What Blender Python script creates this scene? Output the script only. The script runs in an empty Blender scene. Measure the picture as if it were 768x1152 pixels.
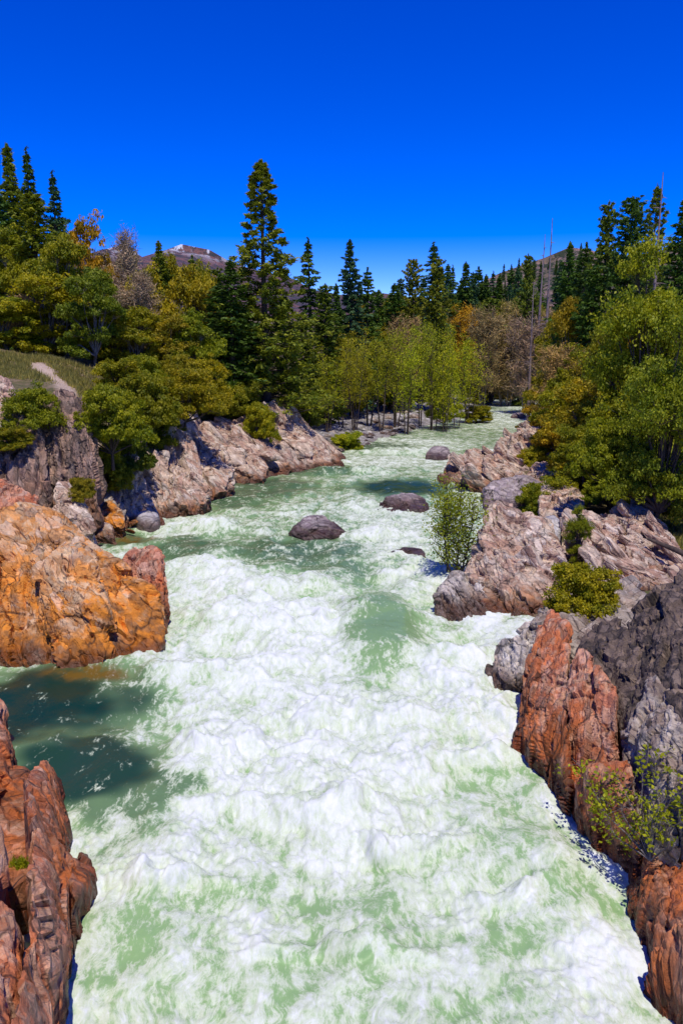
import bpy, bmesh, math, random
import numpy as np
from mathutils import Vector

SC = bpy.context.scene
COL = SC.collection
R = math.radians

# ------------------------------------------------------------------ camera
CAM_H = 9.0
PITCH = 11.73
F_PX = 896.0                      # focal length in photo pixels (768 x 1152)
cam_d = bpy.data.cameras.new('camera')
cam = bpy.data.objects.new('camera', cam_d)
COL.objects.link(cam)
cam.location = (0, 0, CAM_H)
cam.rotation_euler = (R(90 - PITCH), 0, 0)
cam_d.sensor_fit = 'VERTICAL'
cam_d.sensor_height = 36.0
cam_d.lens = 28.0
cam_d.clip_start = 0.1
cam_d.clip_end = 12000
SC.camera = cam

# ------------------------------------------------------------------ sky, sun, exposure
SUN = Vector((0.07, -0.38, 0.92)).normalized()
sun_el = math.asin(SUN.z)
sun_az = math.atan2(SUN.x, SUN.y)
world = bpy.data.worlds.new('World')
SC.world = world
world.use_nodes = True
wt = world.node_tree
bg = wt.nodes['Background']
sky = wt.nodes.new('ShaderNodeTexSky')
sky.sky_type = 'NISHITA'
sky.sun_disc = False
sky.sun_elevation = sun_el
sky.sun_rotation = sun_az
sky.altitude = 2500
sky.air_density = 0.8
sky.dust_density = 0.0
sky.ozone_density = 3.0
hs = wt.nodes.new('ShaderNodeHueSaturation')
hs.inputs['Saturation'].default_value = 1.55
hs.inputs['Value'].default_value = 1.9
hs.inputs['Hue'].default_value = 0.533
wt.links.new(sky.outputs[0], hs.inputs['Color'])
wt.links.new(hs.outputs[0], bg.inputs['Color'])
bg.inputs['Strength'].default_value = 0.12
sun_l = bpy.data.lights.new('sun', 'SUN')
sun_l.energy = 4.1
sun_l.angle = R(0.55)
sun_l.color = (1.0, 0.95, 0.87)
sun_o = bpy.data.objects.new('sun', sun_l)
COL.objects.link(sun_o)
sun_o.rotation_euler = SUN.to_track_quat('Z', 'Y').to_euler()
sun_o.location = (30, 10, 80)
SC.view_settings.view_transform = 'Standard'
SC.view_settings.look = 'None'
SC.view_settings.exposure = 0.0
SC.view_settings.gamma = 1.0
SC.render.engine = 'CYCLES'
SC.cycles.max_bounces = 6
SC.cycles.diffuse_bounces = 3
SC.cycles.glossy_bounces = 2
SC.cycles.transmission_bounces = 3
SC.cycles.use_denoising = True

# ------------------------------------------------------------------ photo pixel -> world helpers
TH = R(PITCH)
CT, ST = math.cos(TH), math.sin(TH)

def ray(px, py):
    xc = (px - 384.0) / F_PX
    yc = (576.0 - py) / F_PX
    return xc, CT + yc * ST, -ST + yc * CT

def at(px, py, Y):
    dx, dy, dz = ray(px, py)
    k = Y / dy
    return np.array((dx * k, Y, CAM_H + dz * k))

def water_at(px, py):
    dx, dy, dz = ray(px, py)
    k = -CAM_H / dz
    return np.array((dx * k, dy * k, 0.0))

def Yw(py):
    return float(water_at(384, py)[1])

# ------------------------------------------------------------------ numpy noise
_rs = np.random.RandomState(7)
PERM = _rs.permutation(256).astype(np.int32)
GR = _rs.normal(size=(256, 3)).astype(np.float32)
GR /= np.linalg.norm(GR, axis=1)[:, None]
RND = _rs.rand(256, 4).astype(np.float32)
GR2 = np.roll(GR, 31, axis=0)

def _h(ix, iy, iz):
    return PERM[(PERM[(PERM[ix & 255] + iy) & 255] + iz) & 255]

def noise(P):
    P = np.asarray(P, np.float32)
    I = np.floor(P).astype(np.int32)
    f = P - I
    u = f * f * f * (f * (f * 6 - 15) + 10)
    out = np.zeros(len(P), np.float32)
    for a in (0, 1):
        wx = u[:, 0] if a else 1 - u[:, 0]
        for b in (0, 1):
            wy = wx * (u[:, 1] if b else 1 - u[:, 1])
            for c in (0, 1):
                w = wy * (u[:, 2] if c else 1 - u[:, 2])
                g = GR[_h(I[:, 0] + a, I[:, 1] + b, I[:, 2] + c)]
                out += w * (g[:, 0] * (f[:, 0] - a) + g[:, 1] * (f[:, 1] - b) + g[:, 2] * (f[:, 2] - c))
    return out * 1.5

def fbm(P, octv=4, gain=0.5, lac=2.03):
    P = np.asarray(P, np.float32)
    s = np.zeros(len(P), np.float32)
    a = 1.0
    for i in range(octv):
        s += a * noise(P + 17.3 * i)
        P = P * lac
        a *= gain
    return s

def voro(P):
    """nearest feature: hash id, offset to it, F1, F2"""
    P = np.asarray(P, np.float32)
    I = np.floor(P).astype(np.int32)
    n = len(P)
    d1 = np.full(n, 9e9, np.float32)
    d2 = np.full(n, 9e9, np.float32)
    hid = np.zeros(n, np.int32)
    off = np.zeros((n, 3), np.float32)
    for a in (-1, 0, 1):
        for b in (-1, 0, 1):
            for c in (-1, 0, 1):
                C = I + np.array((a, b, c), np.int32)
                h = _h(C[:, 0], C[:, 1], C[:, 2])
                v = P - (C + RND[h, :3])
                d = (v * v).sum(1)
                m = d < d1
                d2 = np.where(m, d1, np.minimum(d2, d))
                d1 = np.where(m, d, d1)
                hid = np.where(m, h, hid)
                off[m] = v[m]
    return hid, off, np.sqrt(d1), np.sqrt(d2)

def sstep(a, b, x):
    t = np.clip((x - a) / (b - a), 0, 1)
    return t * t * (3 - 2 * t)

# ------------------------------------------------------------------ mesh helpers
def mk_mesh(name, V, quads=None, tris=None, attrs=None, smooth=True, face_attrs=None):
    V = np.asarray(V, np.float32)
    me = bpy.data.meshes.new(name)
    nq = 0 if quads is None else len(quads)
    nt = 0 if tris is None else len(tris)
    loops = []
    if nq: loops.append(np.asarray(quads, np.int32).ravel())
    if nt: loops.append(np.asarray(tris, np.int32).ravel())
    L = np.concatenate(loops)
    me.vertices.add(len(V))
    me.vertices.foreach_set('co', V.ravel())
    me.loops.add(len(L))
    me.loops.foreach_set('vertex_index', L)
    me.polygons.add(nq + nt)
    st = np.concatenate([np.arange(nq, dtype=np.int32) * 4, nq * 4 + np.arange(nt, dtype=np.int32) * 3])
    me.polygons.foreach_set('loop_start', st)
    me.update(calc_edges=True)
    me.polygons.foreach_set('use_smooth', np.full(nq + nt, smooth, bool))
    for k, a in (attrs or {}).items():
        at_ = me.attributes.new(k, 'FLOAT', 'POINT')
        at_.data.foreach_set('value', np.asarray(a, np.float32))
    for k, a in (face_attrs or {}).items():
        at_ = me.attributes.new(k, 'FLOAT', 'FACE')
        at_.data.foreach_set('value', np.asarray(a, np.float32))
    me.validate()
    return me

def link(name, me, mat=None, parent=None, loc=None):
    o = bpy.data.objects.new(name, me)
    COL.objects.link(o)
    if mat is not None and len(me.materials) == 0:
        me.materials.append(mat)
    if parent is not None:
        o.parent = parent
    if loc is not None:
        o.location = loc
    return o

def tag(o, label=None, cat=None, group=None, kind=None):
    if label: o['label'] = label
    if cat: o['category'] = cat
    if group: o['group'] = group
    if kind: o['kind'] = kind
    return o

# ------------------------------------------------------------------ shader helpers
class NT:
    def __init__(s, name):
        s.m = bpy.data.materials.new(name)
        s.m.use_nodes = True
        s.t = s.m.node_tree
        s.b = s.t.nodes['Principled BSDF']
        s.out = s.t.nodes['Material Output']
    def n(s, typ, **kw):
        nd = s.t.nodes.new(typ)
        for k, v in kw.items():
            setattr(nd, k, v)
        return nd
    def put(s, sock, v):
        if isinstance(v, bpy.types.NodeSocket):
            s.t.links.new(v, sock)
        elif isinstance(v, (tuple, list)) and sock.type == 'RGBA' and len(v) == 3:
            sock.default_value = (*v, 1)
        else:
            sock.default_value = v
    def noise(s, vec, scale, detail=4, rough=0.55, dist=0.0):
        nd = s.n('ShaderNodeTexNoise')
        s.put(nd.inputs['Vector'], vec)
        nd.inputs['Scale'].default_value = scale
        nd.inputs['Detail'].default_value = detail
        nd.inputs['Roughness'].default_value = rough
        nd.inputs['Distortion'].default_value = dist
        return nd.outputs['Fac']
    def noisec(s, vec, scale, detail=2):
        nd = s.n('ShaderNodeTexNoise')
        s.put(nd.inputs['Vector'], vec)
        nd.inputs['Scale'].default_value = scale
        nd.inputs['Detail'].default_value = detail
        return nd.outputs['Color']
    def voro(s, vec, scale, feature='F1', out='Distance', smooth=None):
        nd = s.n('ShaderNodeTexVoronoi', feature=feature)
        s.put(nd.inputs['Vector'], vec)
        nd.inputs['Scale'].default_value = scale
        return nd.outputs[out]
    def rng(s, v, a, b, c=0.0, d=1.0, smooth=True):
        nd = s.n('ShaderNodeMapRange', interpolation_type='SMOOTHSTEP' if smooth else 'LINEAR')
        s.put(nd.inputs['Value'], v)
        s.put(nd.inputs['From Min'], a)
        s.put(nd.inputs['From Max'], b)
        s.put(nd.inputs['To Min'], c)
        s.put(nd.inputs['To Max'], d)
        return nd.outputs['Result']
    def math(s, op, a, b=0.0):
        nd = s.n('ShaderNodeMath', operation=op)
        s.put(nd.inputs[0], a)
        s.put(nd.inputs[1], b)
        return nd.outputs[0]
    def mix(s, f, a, b, blend='MIX'):
        nd = s.n('ShaderNodeMix', data_type='RGBA', blend_type=blend)
        s.put(nd.inputs[0], f)
        s.put(nd.inputs[6], a)
        s.put(nd.inputs[7], b)
        return nd.outputs[2]
    def vadd(s, a, b, scale=None):
        if scale is not None:
            nd0 = s.n('ShaderNodeVectorMath', operation='SCALE')
            s.put(nd0.inputs[0], b)
            nd0.inputs['Scale'].default_value = scale
            b = nd0.outputs[0]
        nd = s.n('ShaderNodeVectorMath', operation='ADD')
        s.put(nd.inputs[0], a)
        s.put(nd.inputs[1], b)
        return nd.outputs[0]
    def mapping(s, vec, rot=(0, 0, 0), scale=(1, 1, 1)):
        nd = s.n('ShaderNodeMapping')
        s.put(nd.inputs['Vector'], vec)
        nd.inputs['Rotation'].default_value = rot
        nd.inputs['Scale'].default_value = scale
        return nd.outputs[0]
    def attr(s, name):
        return s.n('ShaderNodeAttribute', attribute_name=name).outputs['Fac']
    def pos(s):
        return s.n('ShaderNodeNewGeometry').outputs['Position']
    def sep(s, v):
        nd = s.n('ShaderNodeSeparateXYZ')
        s.put(nd.inputs[0], v)
        return nd.outputs
    def bump(s, h, strength, dist, normal=None):
        nd = s.n('ShaderNodeBump')
        s.put(nd.inputs['Height'], h)
        nd.inputs['Strength'].default_value = strength
        nd.inputs['Distance'].default_value = dist
        if normal is not None:
            s.put(nd.inputs['Normal'], normal)
        return nd.outputs[0]
    def setp(s, **kw):
        for k, v in kw.items():
            s.put(s.b.inputs[k.replace('_', ' ')], v)
        return s.m

# strata frame: long axis dips to the right, thin axis is the bedding normal
def frame(long_, thin):
    a = np.array(long_, np.float64); a /= np.linalg.norm(a)
    c = np.array(thin, np.float64); c -= a * a.dot(c); c /= np.linalg.norm(c)
    b = np.cross(c, a)
    return np.stack([a, b, c], 1).astype(np.float32)      # columns

FR_DIAG = frame((0.72, -0.25, -0.62), (0.55, -0.35, 0.75))
FR_RIB = frame((0.08, -0.30, -0.95), (0.90, -0.35, 0.15))
FR_LEFT = frame((0.25, -0.55, -0.75), (0.80, 0.50, -0.10))
FR_FLAT = frame((0.9, 0.3, -0.25), (0.2, -0.2, 0.95))

def rock_mat(name, A, B, Cc, stain, rust=(0.42, 0.12, 0.02), rust_top=0.9, rust_amt=0.8, fr=FR_DIAG, spots=0.5, sc=1.0, pale=None):
    pale = pale or tuple(min(.7, c * 1.25 + .03) for c in Cc)
    t = NT(name)
    p = t.pos()
    w = t.vadd(p, t.noisec(p, 0.8 * sc), 0.5)
    # streak coordinates: project on the strata frame and stretch
    def dot(vec, ax):
        nd = t.n('ShaderNodeVectorMath', operation='DOT_PRODUCT')
        t.put(nd.inputs[0], vec); nd.inputs[1].default_value = tuple(float(q) for q in ax)
        return nd.outputs['Value']
    cx = t.n('ShaderNodeCombineXYZ')
    t.put(cx.inputs[0], t.math('MULTIPLY', dot(w, fr[:, 0]), 0.36))
    t.put(cx.inputs[1], t.math('MULTIPLY', dot(w, fr[:, 1]), 0.6))
    t.put(cx.inputs[2], dot(w, fr[:, 2]))
    sv = cx.outputs[0]
    def facet(scale):
        nd = t.n('ShaderNodeTexVoronoi', feature='F1')
        t.put(nd.inputs['Vector'], sw)
        nd.inputs['Scale'].default_value = scale
        s1 = t.n('ShaderNodeVectorMath', operation='SUBTRACT'); t.put(s1.inputs[0], sw); t.put(s1.inputs[1], nd.outputs['Position'])
        s2 = t.n('ShaderNodeVectorMath', operation='SUBTRACT'); t.put(s2.inputs[0], nd.outputs['Color']); s2.inputs[1].default_value = (.5, .5, .5)
        d = t.n('ShaderNodeVectorMath', operation='DOT_PRODUCT'); t.put(d.inputs[0], s1.outputs[0]); t.put(d.inputs[1], s2.outputs[0])
        return t.math('MULTIPLY', d.outputs['Value'], scale), t.sep(nd.outputs['Color'])
    sw = t.vadd(sv, t.noisec(p, 3.0 * sc), 0.07)
    fa1, fc1 = facet(1.7 * sc)
    fa2, fc2 = facet(5.0 * sc)
    fa3, fc3 = facet(13.0 * sc)
    n1 = t.noise(w, 0.55 * sc, 5, 0.6)
    n2 = t.noise(w, 2.3 * sc, 8, 0.65, 0.4)
    n3 = t.noise(sv, 3.2 * sc, 7, 0.65)
    n4 = t.noise(p, 14 * sc, 6, 0.7)
    col = t.mix(t.rng(n1, 0.38, 0.62), A, B)
    col = t.mix(t.rng(n3, 0.46, 0.60), col, Cc)
    col = t.mix(t.math('MULTIPLY', t.rng(n2, 0.54, 0.68), spots), col, stain)
    col = t.mix(t.rng(fc1[0], .55, .95, 0, .55), col, Cc)
    col = t.mix(t.rng(fc2[1], .70, .95, 0, .6), col, pale)
    # rusty staining that hugs the waterline
    z = t.sep(p)[2]
    zz = t.math('ADD', z, t.math('MULTIPLY', t.math('SUBTRACT', n1, 0.5), 3.0 * rust_top))
    rf = t.math('MULTIPLY', t.rng(zz, rust_top * 0.4, rust_top * 1.4, 1, 0), rust_amt)
    rf = t.math('MULTIPLY', rf, t.rng(n2, 0.32, 0.52))
    rust2 = tuple(c * 0.45 for c in rust)
    col = t.mix(rf, col, t.mix(t.rng(n3, 0.4, 0.6), rust, rust2))
    # cracks
    ck = t.voro(sw, 1.7 * sc, 'DISTANCE_TO_EDGE')
    ck2 = t.voro(sw, 5.0 * sc, 'DISTANCE_TO_EDGE')
    cm = t.math('MULTIPLY', t.rng(ck, 0.0, 0.035, 0.72, 0.0), t.rng(n2, 0.42, 0.56))
    col = t.mix(cm, col, (0.02, 0.016, 0.014))
    col = t.mix(t.rng(n4, 0.3, 0.7, 0.0, 0.35), col, t.mix(1.0, col, (0.55, 0.5, 0.48), 'MULTIPLY'))
    br = t.math('ADD', t.math('MULTIPLY', fc2[0], .5), t.math('ADD', t.math('MULTIPLY', fc3[0], .35), .58))
    col = t.mix(1.0, col, br, 'MULTIPLY')
    # wet band
    wz = t.math('ADD', z, t.math('MULTIPLY', t.math('SUBTRACT', n2, 0.5), 1.1))
    wet = t.rng(wz, 0.18, 0.62, 1, 0)
    col = t.mix(wet, col, t.mix(1.0, col, (0.33, 0.27, 0.25), 'MULTIPLY'))
    rough = t.rng(wet, 0, 1, 0.82, 0.28, False)
    n5 = t.noise(p, 45 * sc, 4, .7)
    h = t.math('ADD', t.math('MULTIPLY', n3, 0.40), t.math('MULTIPLY', n4, 0.24))
    h = t.math('ADD', h, t.math('MULTIPLY', n5, .08))
    h = t.math('ADD', h, t.math('MULTIPLY', fa1, .75))
    h = t.math('ADD', h, t.math('MULTIPLY', fa2, 0.5))
    h = t.math('ADD', h, t.math('MULTIPLY', fa3, 0.30))
    h = t.math('ADD', h, t.math('MULTIPLY', t.rng(ck, 0.0, 0.05), 0.20))
    h = t.math('ADD', h, t.math('MULTIPLY', t.rng(ck2, 0.0, 0.06), 0.08))
    nb = t.bump(h, 0.85, 0.20 / sc)
    t.setp(Base_Color=col, Roughness=rough, Normal=nb)
    t.b.inputs['Specular IOR Level'].default_value = 0.35
    return t.m

M_ORANGE = rock_mat('rust_orange_rock', (0.66, 0.33, 0.12), (0.70, 0.25, 0.025), (0.68, 0.47, 0.27), (0.25, 0.07, 0.04), rust=(0.76, 0.25, 0.012), rust_top=2.4, rust_amt=0.85, sc=.75, pale=(0.76, 0.60, 0.43))
M_RED = rock_mat('red_brown_rock', (0.58, 0.18, 0.07), (0.46, 0.17, 0.09), (0.60, 0.33, 0.20), (0.10, 0.045, 0.035), rust=(0.52, 0.125, 0.012), rust_top=1.4, fr=FR_RIB, pale=(0.58, 0.36, 0.25))
M_PINK = rock_mat('pink_tan_rock', (0.47, 0.28, 0.18), (0.38, 0.23, 0.165), (0.64, 0.49, 0.35), (0.11, 0.06, 0.05), rust=(0.46, 0.17, 0.04), rust_top=0.6, rust_amt=0.65, pale=(0.70, 0.60, 0.48))
M_GREY = rock_mat('grey_rock', (0.33, 0.24, 0.18), (0.25, 0.18, 0.14), (0.42, 0.35, 0.28), (0.06, 0.045, 0.04), rust=(0.30, 0.12, 0.04), rust_top=0.5, rust_amt=0.6)
M_SHADE_DARK = rock_mat('shade_darkened_rock', (0.095, 0.068, 0.05), (0.045, 0.034, 0.028), (0.20, 0.14, 0.10), (0.03, 0.022, 0.02), rust=(0.32, 0.09, 0.02), rust_top=1.0, rust_amt=0.85, fr=FR_RIB)  # right-edge crag: its shade is painted in by darkening the rock colours
M_CREAM = rock_mat('cream_layered_rock', (0.50, 0.42, 0.34), (0.36, 0.29, 0.24), (0.66, 0.58, 0.48), (0.13, 0.09, 0.07), rust=(0.34, 0.15, 0.05), rust_top=0.5, rust_amt=0.6, fr=FR_LEFT, pale=(0.72, 0.66, 0.57))
M_CLIFF = rock_mat('streaked_cliff_rock', (0.20, 0.135, 0.095), (0.13, 0.09, 0.07), (0.36, 0.22, 0.15), (0.035, 0.025, 0.02), rust=(0.34, 0.11, 0.03), rust_top=2.5, rust_amt=0.5, fr=FR_LEFT, pale=(0.36, 0.26, 0.2))
M_PURPLE = rock_mat('purple_grey_boulder', (0.33, 0.26, 0.265), (0.26, 0.20, 0.21), (0.42, 0.35, 0.33), (0.07, 0.04, 0.035), rust=(0.22, 0.09, 0.04), rust_top=0.4, rust_amt=0.5, fr=FR_FLAT, spots=0.3)
M_PALE = rock_mat('pale_boulder', (0.46, 0.42, 0.42), (0.38, 0.34, 0.35), (0.52, 0.48, 0.45), (0.18, 0.15, 0.14), rust_amt=0.2, rust_top=0.3, fr=FR_FLAT, spots=0.25)

# ------------------------------------------------------------------ shorelines (photo pixels on the water plane -> world)
LEFT_PX = [(20, 1400), (65, 1152), (85, 1060), (98, 985), (50, 880), (-70, 800), (-110, 760), (-70, 690), (0, 640), (95, 606), (150, 592), (215, 568), (250, 545), (300, 533), (372, 518), (392, 507), (432, 492), (478, 479), (530, 468), (535, 458), (540, 449), (552, 442), (600, 437)]
RIGHT_PX = [(900, 1400), (775, 1152), (720, 1060), (695, 985), (650, 915), (590, 850), (598, 780), (590, 740), (555, 705), (510, 680), (505, 640), (535, 585), (515, 550), (500, 535), (530, 512), (575, 496), (606, 478), (618, 465), (616, 455), (640, 446), (700, 440)]
def shore(pl):
    w = np.array([water_at(a, b)[:2] for a, b in pl])
    o = np.argsort(w[:, 1])
    w = w[o]
    w = np.vstack([w, [(w[-1, 0] + 45, w[-1, 1] + 45)], [(w[-1, 0] + 200, w[-1, 1] + 150)]])
    return w
SL, SR = shore(LEFT_PX), shore(RIGHT_PX)
def xl(Y): return np.interp(Y, SL[:, 1], SL[:, 0])
def xr(Y): return np.maximum(np.interp(Y, SR[:, 1], SR[:, 0]), xl(Y) + 4)

KL = np.array([  # Y, cliff height, cliff width, slope beyond, max rise
    (0, .3, 6, .10, 20), (14, .3, 6, .15, 20), (20, .4, 7, .25, 20), (28, 1.0, 7, .30, 20), (33, 2.6, 6, .25, 24), (38, 5.8, 5, .14, 24), (42.5, 6.8, 4.2, .10, 26), (46, 7.2, 6, .10, 26), (52, 7.8, 9.5, .12, 28),
    (60, 8.2, 14, .20, 28), (68, 4.0, 12, .26, 30), (76, 1.0, 12, .20, 30), (95, .9, 22, .16, 30), (120, 1.2, 24, .16, 30), (170, 2, 14, .14, 30), (300, 2, 12, .10, 30), (5000, 2, 12, .02, 30)])
KR = np.array([
    (0, .4, 5, .1, 20), (14, .4, 5, .1, 20), (20, .5, 6, .1, 20), (27, .3, 7, .06, 24), (36, .4, 8, .10, 26), (42, .7, 8, .18, 26), (48, 1.0, 7, .26, 30), (60, 1.4, 7, .33, 40),
    (80, 1.8, 8, .36, 40), (110, 2, 8, .32, 45), (170, 2, 10, .20, 45), (300, 2, 10, .12, 45), (5000, 2, 12, .02, 45)])

def height(x, Y, rough=True):
    x = np.asarray(x, np.float64); Y = np.asarray(Y, np.float64)
    def side(d, K):
        H = np.interp(Y, K[:, 0], K[:, 1]); W = np.interp(Y, K[:, 0], K[:, 2])
        S = np.interp(Y, K[:, 0], K[:, 3]); M = np.interp(Y, K[:, 0], K[:, 4])
        t = np.clip(d / W, 0, 1)
        c = H * (t * (1.6 - 0.6 * t))
        r = S * np.maximum(d - W, 0)
        return c + M * (1 - np.exp(-r / M))
    dl = xl(Y) - x - np.interp(Y, [0, 26, 34, 60, 72], [1.3, 1.3, 1.2, 1.5, 0])
    dr = x - xr(Y) - np.interp(Y, [0, 28, 36, 65, 82], [1.3, 1.5, 3.0, 3.0, .5])
    h = np.where(dl > 0, side(np.maximum(dl, 0), KL), 0) + np.where(dr > 0, side(np.maximum(dr, 0), KR), 0)
    din = np.minimum(-dl, -dr)
    h = np.where(din > 0, -np.minimum(din * 0.8, 1.6), h)
    if rough:
        P = np.stack([x.ravel(), Y.ravel(), np.zeros(x.size)], 1)
        d = np.maximum(dl, dr).ravel()
        n = fbm(P * 0.09, 3) * 1.2 * sstep(4, 30, d) + fbm(P * 0.45, 4) * 0.32 * sstep(0, 4, d)
        h = h + n.reshape(h.shape)
    return h

def gz(x, Y):
    return float(height(np.array([x]), np.array([Y]))[0])

# ------------------------------------------------------------------ ground sheet
ys = np.concatenate([np.linspace(-25, 8, 20), 8 + np.cumsum(np.concatenate([np.full(110, .3), np.full(110, .45), np.geomspace(.5, 8, 110), np.geomspace(8, 420, 45)]))])
xs_h = np.cumsum(np.concatenate([np.full(110, .3), np.geomspace(.3, 3, 70), np.geomspace(3, 400, 50)]))
xs = np.concatenate([-xs_h[::-1], [0], xs_h])
GX, GY = np.meshgrid(xs, ys)
GZ = height(GX, GY)
far = sstep(900, 3000, np.hypot(GX, GY))
GZ = GZ * (1 - far) - 5 * far
V = np.stack([GX.ravel(), GY.ravel(), GZ.ravel()], 1)
nr, nc = GX.shape
ii = (np.arange(nr - 1)[:, None] * nc + np.arange(nc - 1)[None, :]).ravel()
Q = np.stack([ii, ii + 1, ii + nc + 1, ii + nc], 1)
# gravel bar mask and trodden path mask
def inbar(x, Y):
    d = xl(Y) - x
    return sstep(66, 76, Y) * sstep(160, 130, Y) * sstep(30, 14, d) * sstep(-4, 0, d)
PATH = np.array([at(px, py, Y)[:2] for px, py, Y in ((98, 445, 42.5), (84, 437, 43.5), (66, 425, 45.5), (52, 415, 48), (40, 406, 52))])
def dpath(x, Y):
    best = np.full(x.shape, 1e9)
    for a, b in zip(PATH[:-1], PATH[1:]):
        ab = b - a
        t = np.clip(((x - a[0]) * ab[0] + (Y - a[1]) * ab[1]) / ab.dot(ab), 0, 1)
        best = np.minimum(best, np.hypot(x - a[0] - t * ab[0], Y - a[1] - t * ab[1]))
    return best
bar = inbar(GX, GY).ravel()
pth = sstep(1.0, 0.55, dpath(GX, GY)).ravel()
t = NT('forest_floor')
p = t.pos()
n1 = t.noise(p, 0.12, 5, .6); n2 = t.noise(p, 1.3, 7, .65); n3 = t.noise(p, 9, 5, .7)
c = t.mix(t.rng(n1, .42, .58), (0.14, 0.10, 0.035), (0.085, 0.085, 0.022))
c = t.mix(t.rng(n2, .45, .62), c, (0.20, 0.135, 0.07))
c = t.mix(t.rng(n3, .5, .7, 0, .6), c, (0.05, 0.04, 0.02))
cell = t.voro(p, 3.2, 'F1', 'Color')
cd = t.voro(p, 3.2, 'DISTANCE_TO_EDGE')
gr = t.mix(t.sep(cell)[0], (0.22, 0.19, 0.18), (0.46, 0.42, 0.39))
gr = t.mix(t.rng(cd, 0.0, 0.1, .8, 0), gr, (0.06, 0.05, 0.045))
c = t.mix(t.math('MULTIPLY', t.attr('bar'), t.rng(n2, .3, .5)), c, gr)
c = t.mix(t.attr('path'), c, t.mix(t.rng(n3, .3, .7), (0.55, 0.42, 0.32), (0.40, 0.27, 0.19)))
t.setp(Base_Color=c, Roughness=.95, Normal=t.bump(t.math('ADD', n2, t.math('MULTIPLY', n3, .4)), .8, .25))
g = link('ground', mk_mesh('ground', V, Q, attrs={'bar': bar, 'path': pth}), t.m)
tag(g, kind='structure')

# ------------------------------------------------------------------ river
wy = np.geomspace(6.0, 240, 1000)
nu = 470
u = np.linspace(0, 1, nu)
WX = np.stack([np.linspace(xl(y) - 3.0, xr(y) + 3.0, nu) for y in wy])
WY = np.repeat(wy[:, None], nu, 1)
P = np.stack([WX.ravel(), WY.ravel(), np.zeros(WX.size)], 1).astype(np.float32)
def blob(px, py, rx, ry, soft=1.0):
    c = water_at(px, py)
    sx = abs(water_at(px + rx, py)[0] - c[0])
    sy = abs(water_at(px, py - ry)[1] - water_at(px, py + ry)[1]) / 2
    d = np.hypot((P[:, 0] - c[0]) / sx, (P[:, 1] - c[1]) / sy)
    return sstep(1.25, 0.45, d)
wob = np.stack([fbm(P * 0.5 + 5, 3), fbm(P * 0.5 + 90, 3), np.zeros(len(P))], 1) * 0.9
Pw = P + wob.astype(np.float32)
P_keep = P
P = Pw
eddy = np.maximum(blob(45, 790, 128, 58), blob(105, 855, 95, 55) * .95)
eddy = np.maximum(eddy, blob(135, 905, 60, 42) * .5)
teal = np.maximum(blob(450, 548, 75, 11), blob(120, 605, 55, 14) * .7)
deep = np.zeros(len(P))
for b in ((300, 548, 70, 16), (360, 528, 60, 8), (265, 560, 60, 14), (330, 620, 90, 26), (215, 615, 60, 16), (160, 920, 40, 40), (420, 480 + 22, 60, 6), (430, 715, 46, 42), (620, 945, 50, 30),
          (255, 990, 70, 34), (330, 1070, 80, 30), (560, 955, 60, 26), (585, 880, 45, 30), (200, 825, 40, 20), (380, 640, 60, 14), (500, 730, 40, 20), (150, 1060, 60, 30), (120, 1100, 50, 50), (650, 1010, 40, 34), (560, 1050, 70, 40), (400, 1020, 40, 30)):
    deep = np.maximum(deep, blob(*b))
white = np.zeros(len(P))
for b in ((320, 720, 110, 60), (520, 770, 70, 60), (300, 800, 130, 50), (240, 655, 60, 30), (400, 850, 150, 50), (230, 890, 70, 40), (440, 600, 60, 25), (200, 960, 90, 40), (400, 930, 120, 40), (300, 1040, 60, 20), (130, 960, 35, 60), (470, 500, 60, 9),
          (440, 519, 90, 8), (560, 470, 60, 12), (580, 455, 40, 8), (430, 575, 70, 10), (655, 1085, 24, 60), (480, 1010, 60, 30), (620, 830, 25, 25), (210, 590, 40, 12), (545, 690, 25, 60), (356, 613, 42, 6), (455, 587, 36, 5), (458, 645, 36, 5), (492, 521, 24, 3), (345, 578, 30, 4), (186, 600, 26, 5)):
    white = np.maximum(white, blob(*b))
P = P_keep
# turbulence
amp = 0.25 + 0.75 * sstep(70, 35, P[:, 1]) * (1 - 0.8 * eddy) * (1 - 0.3 * sstep(13, 9, P[:, 1]))
q = P + np.stack([fbm(P * 0.5 + 3, 2), fbm(P * 0.5 + 40, 2), 0 * wob[:, 0]], 1) * 0.25
big = fbm(q * (0.42, 0.30, 1), 2)
mid = fbm(q * (1.05, 0.75, 1) + 11, 2)
bil = np.abs(fbm(q * (1.3, 0.95, 1) + 31, 2)) * 1.7
fin = fbm(q * (3.6, 2.8, 1) + 7, 3)
fi2 = fbm(q * (9.5, 7.0, 1) + 77, 3)
foamy = np.clip(0.55 + 0.65 * white - 0.75 * deep - 1.2 * eddy - .8 * teal, 0, 1)
fi3 = fbm(P * (19, 13, 1) + 33, 2)
Z = amp * (0.30 * big + 0.11 * mid + 0.06 * (bil - .4) * foamy + 0.050 * fin * (0.3 + foamy) + 0.030 * fi2 * (0.25 + foamy) + 0.012 * fi3 * foamy)
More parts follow.
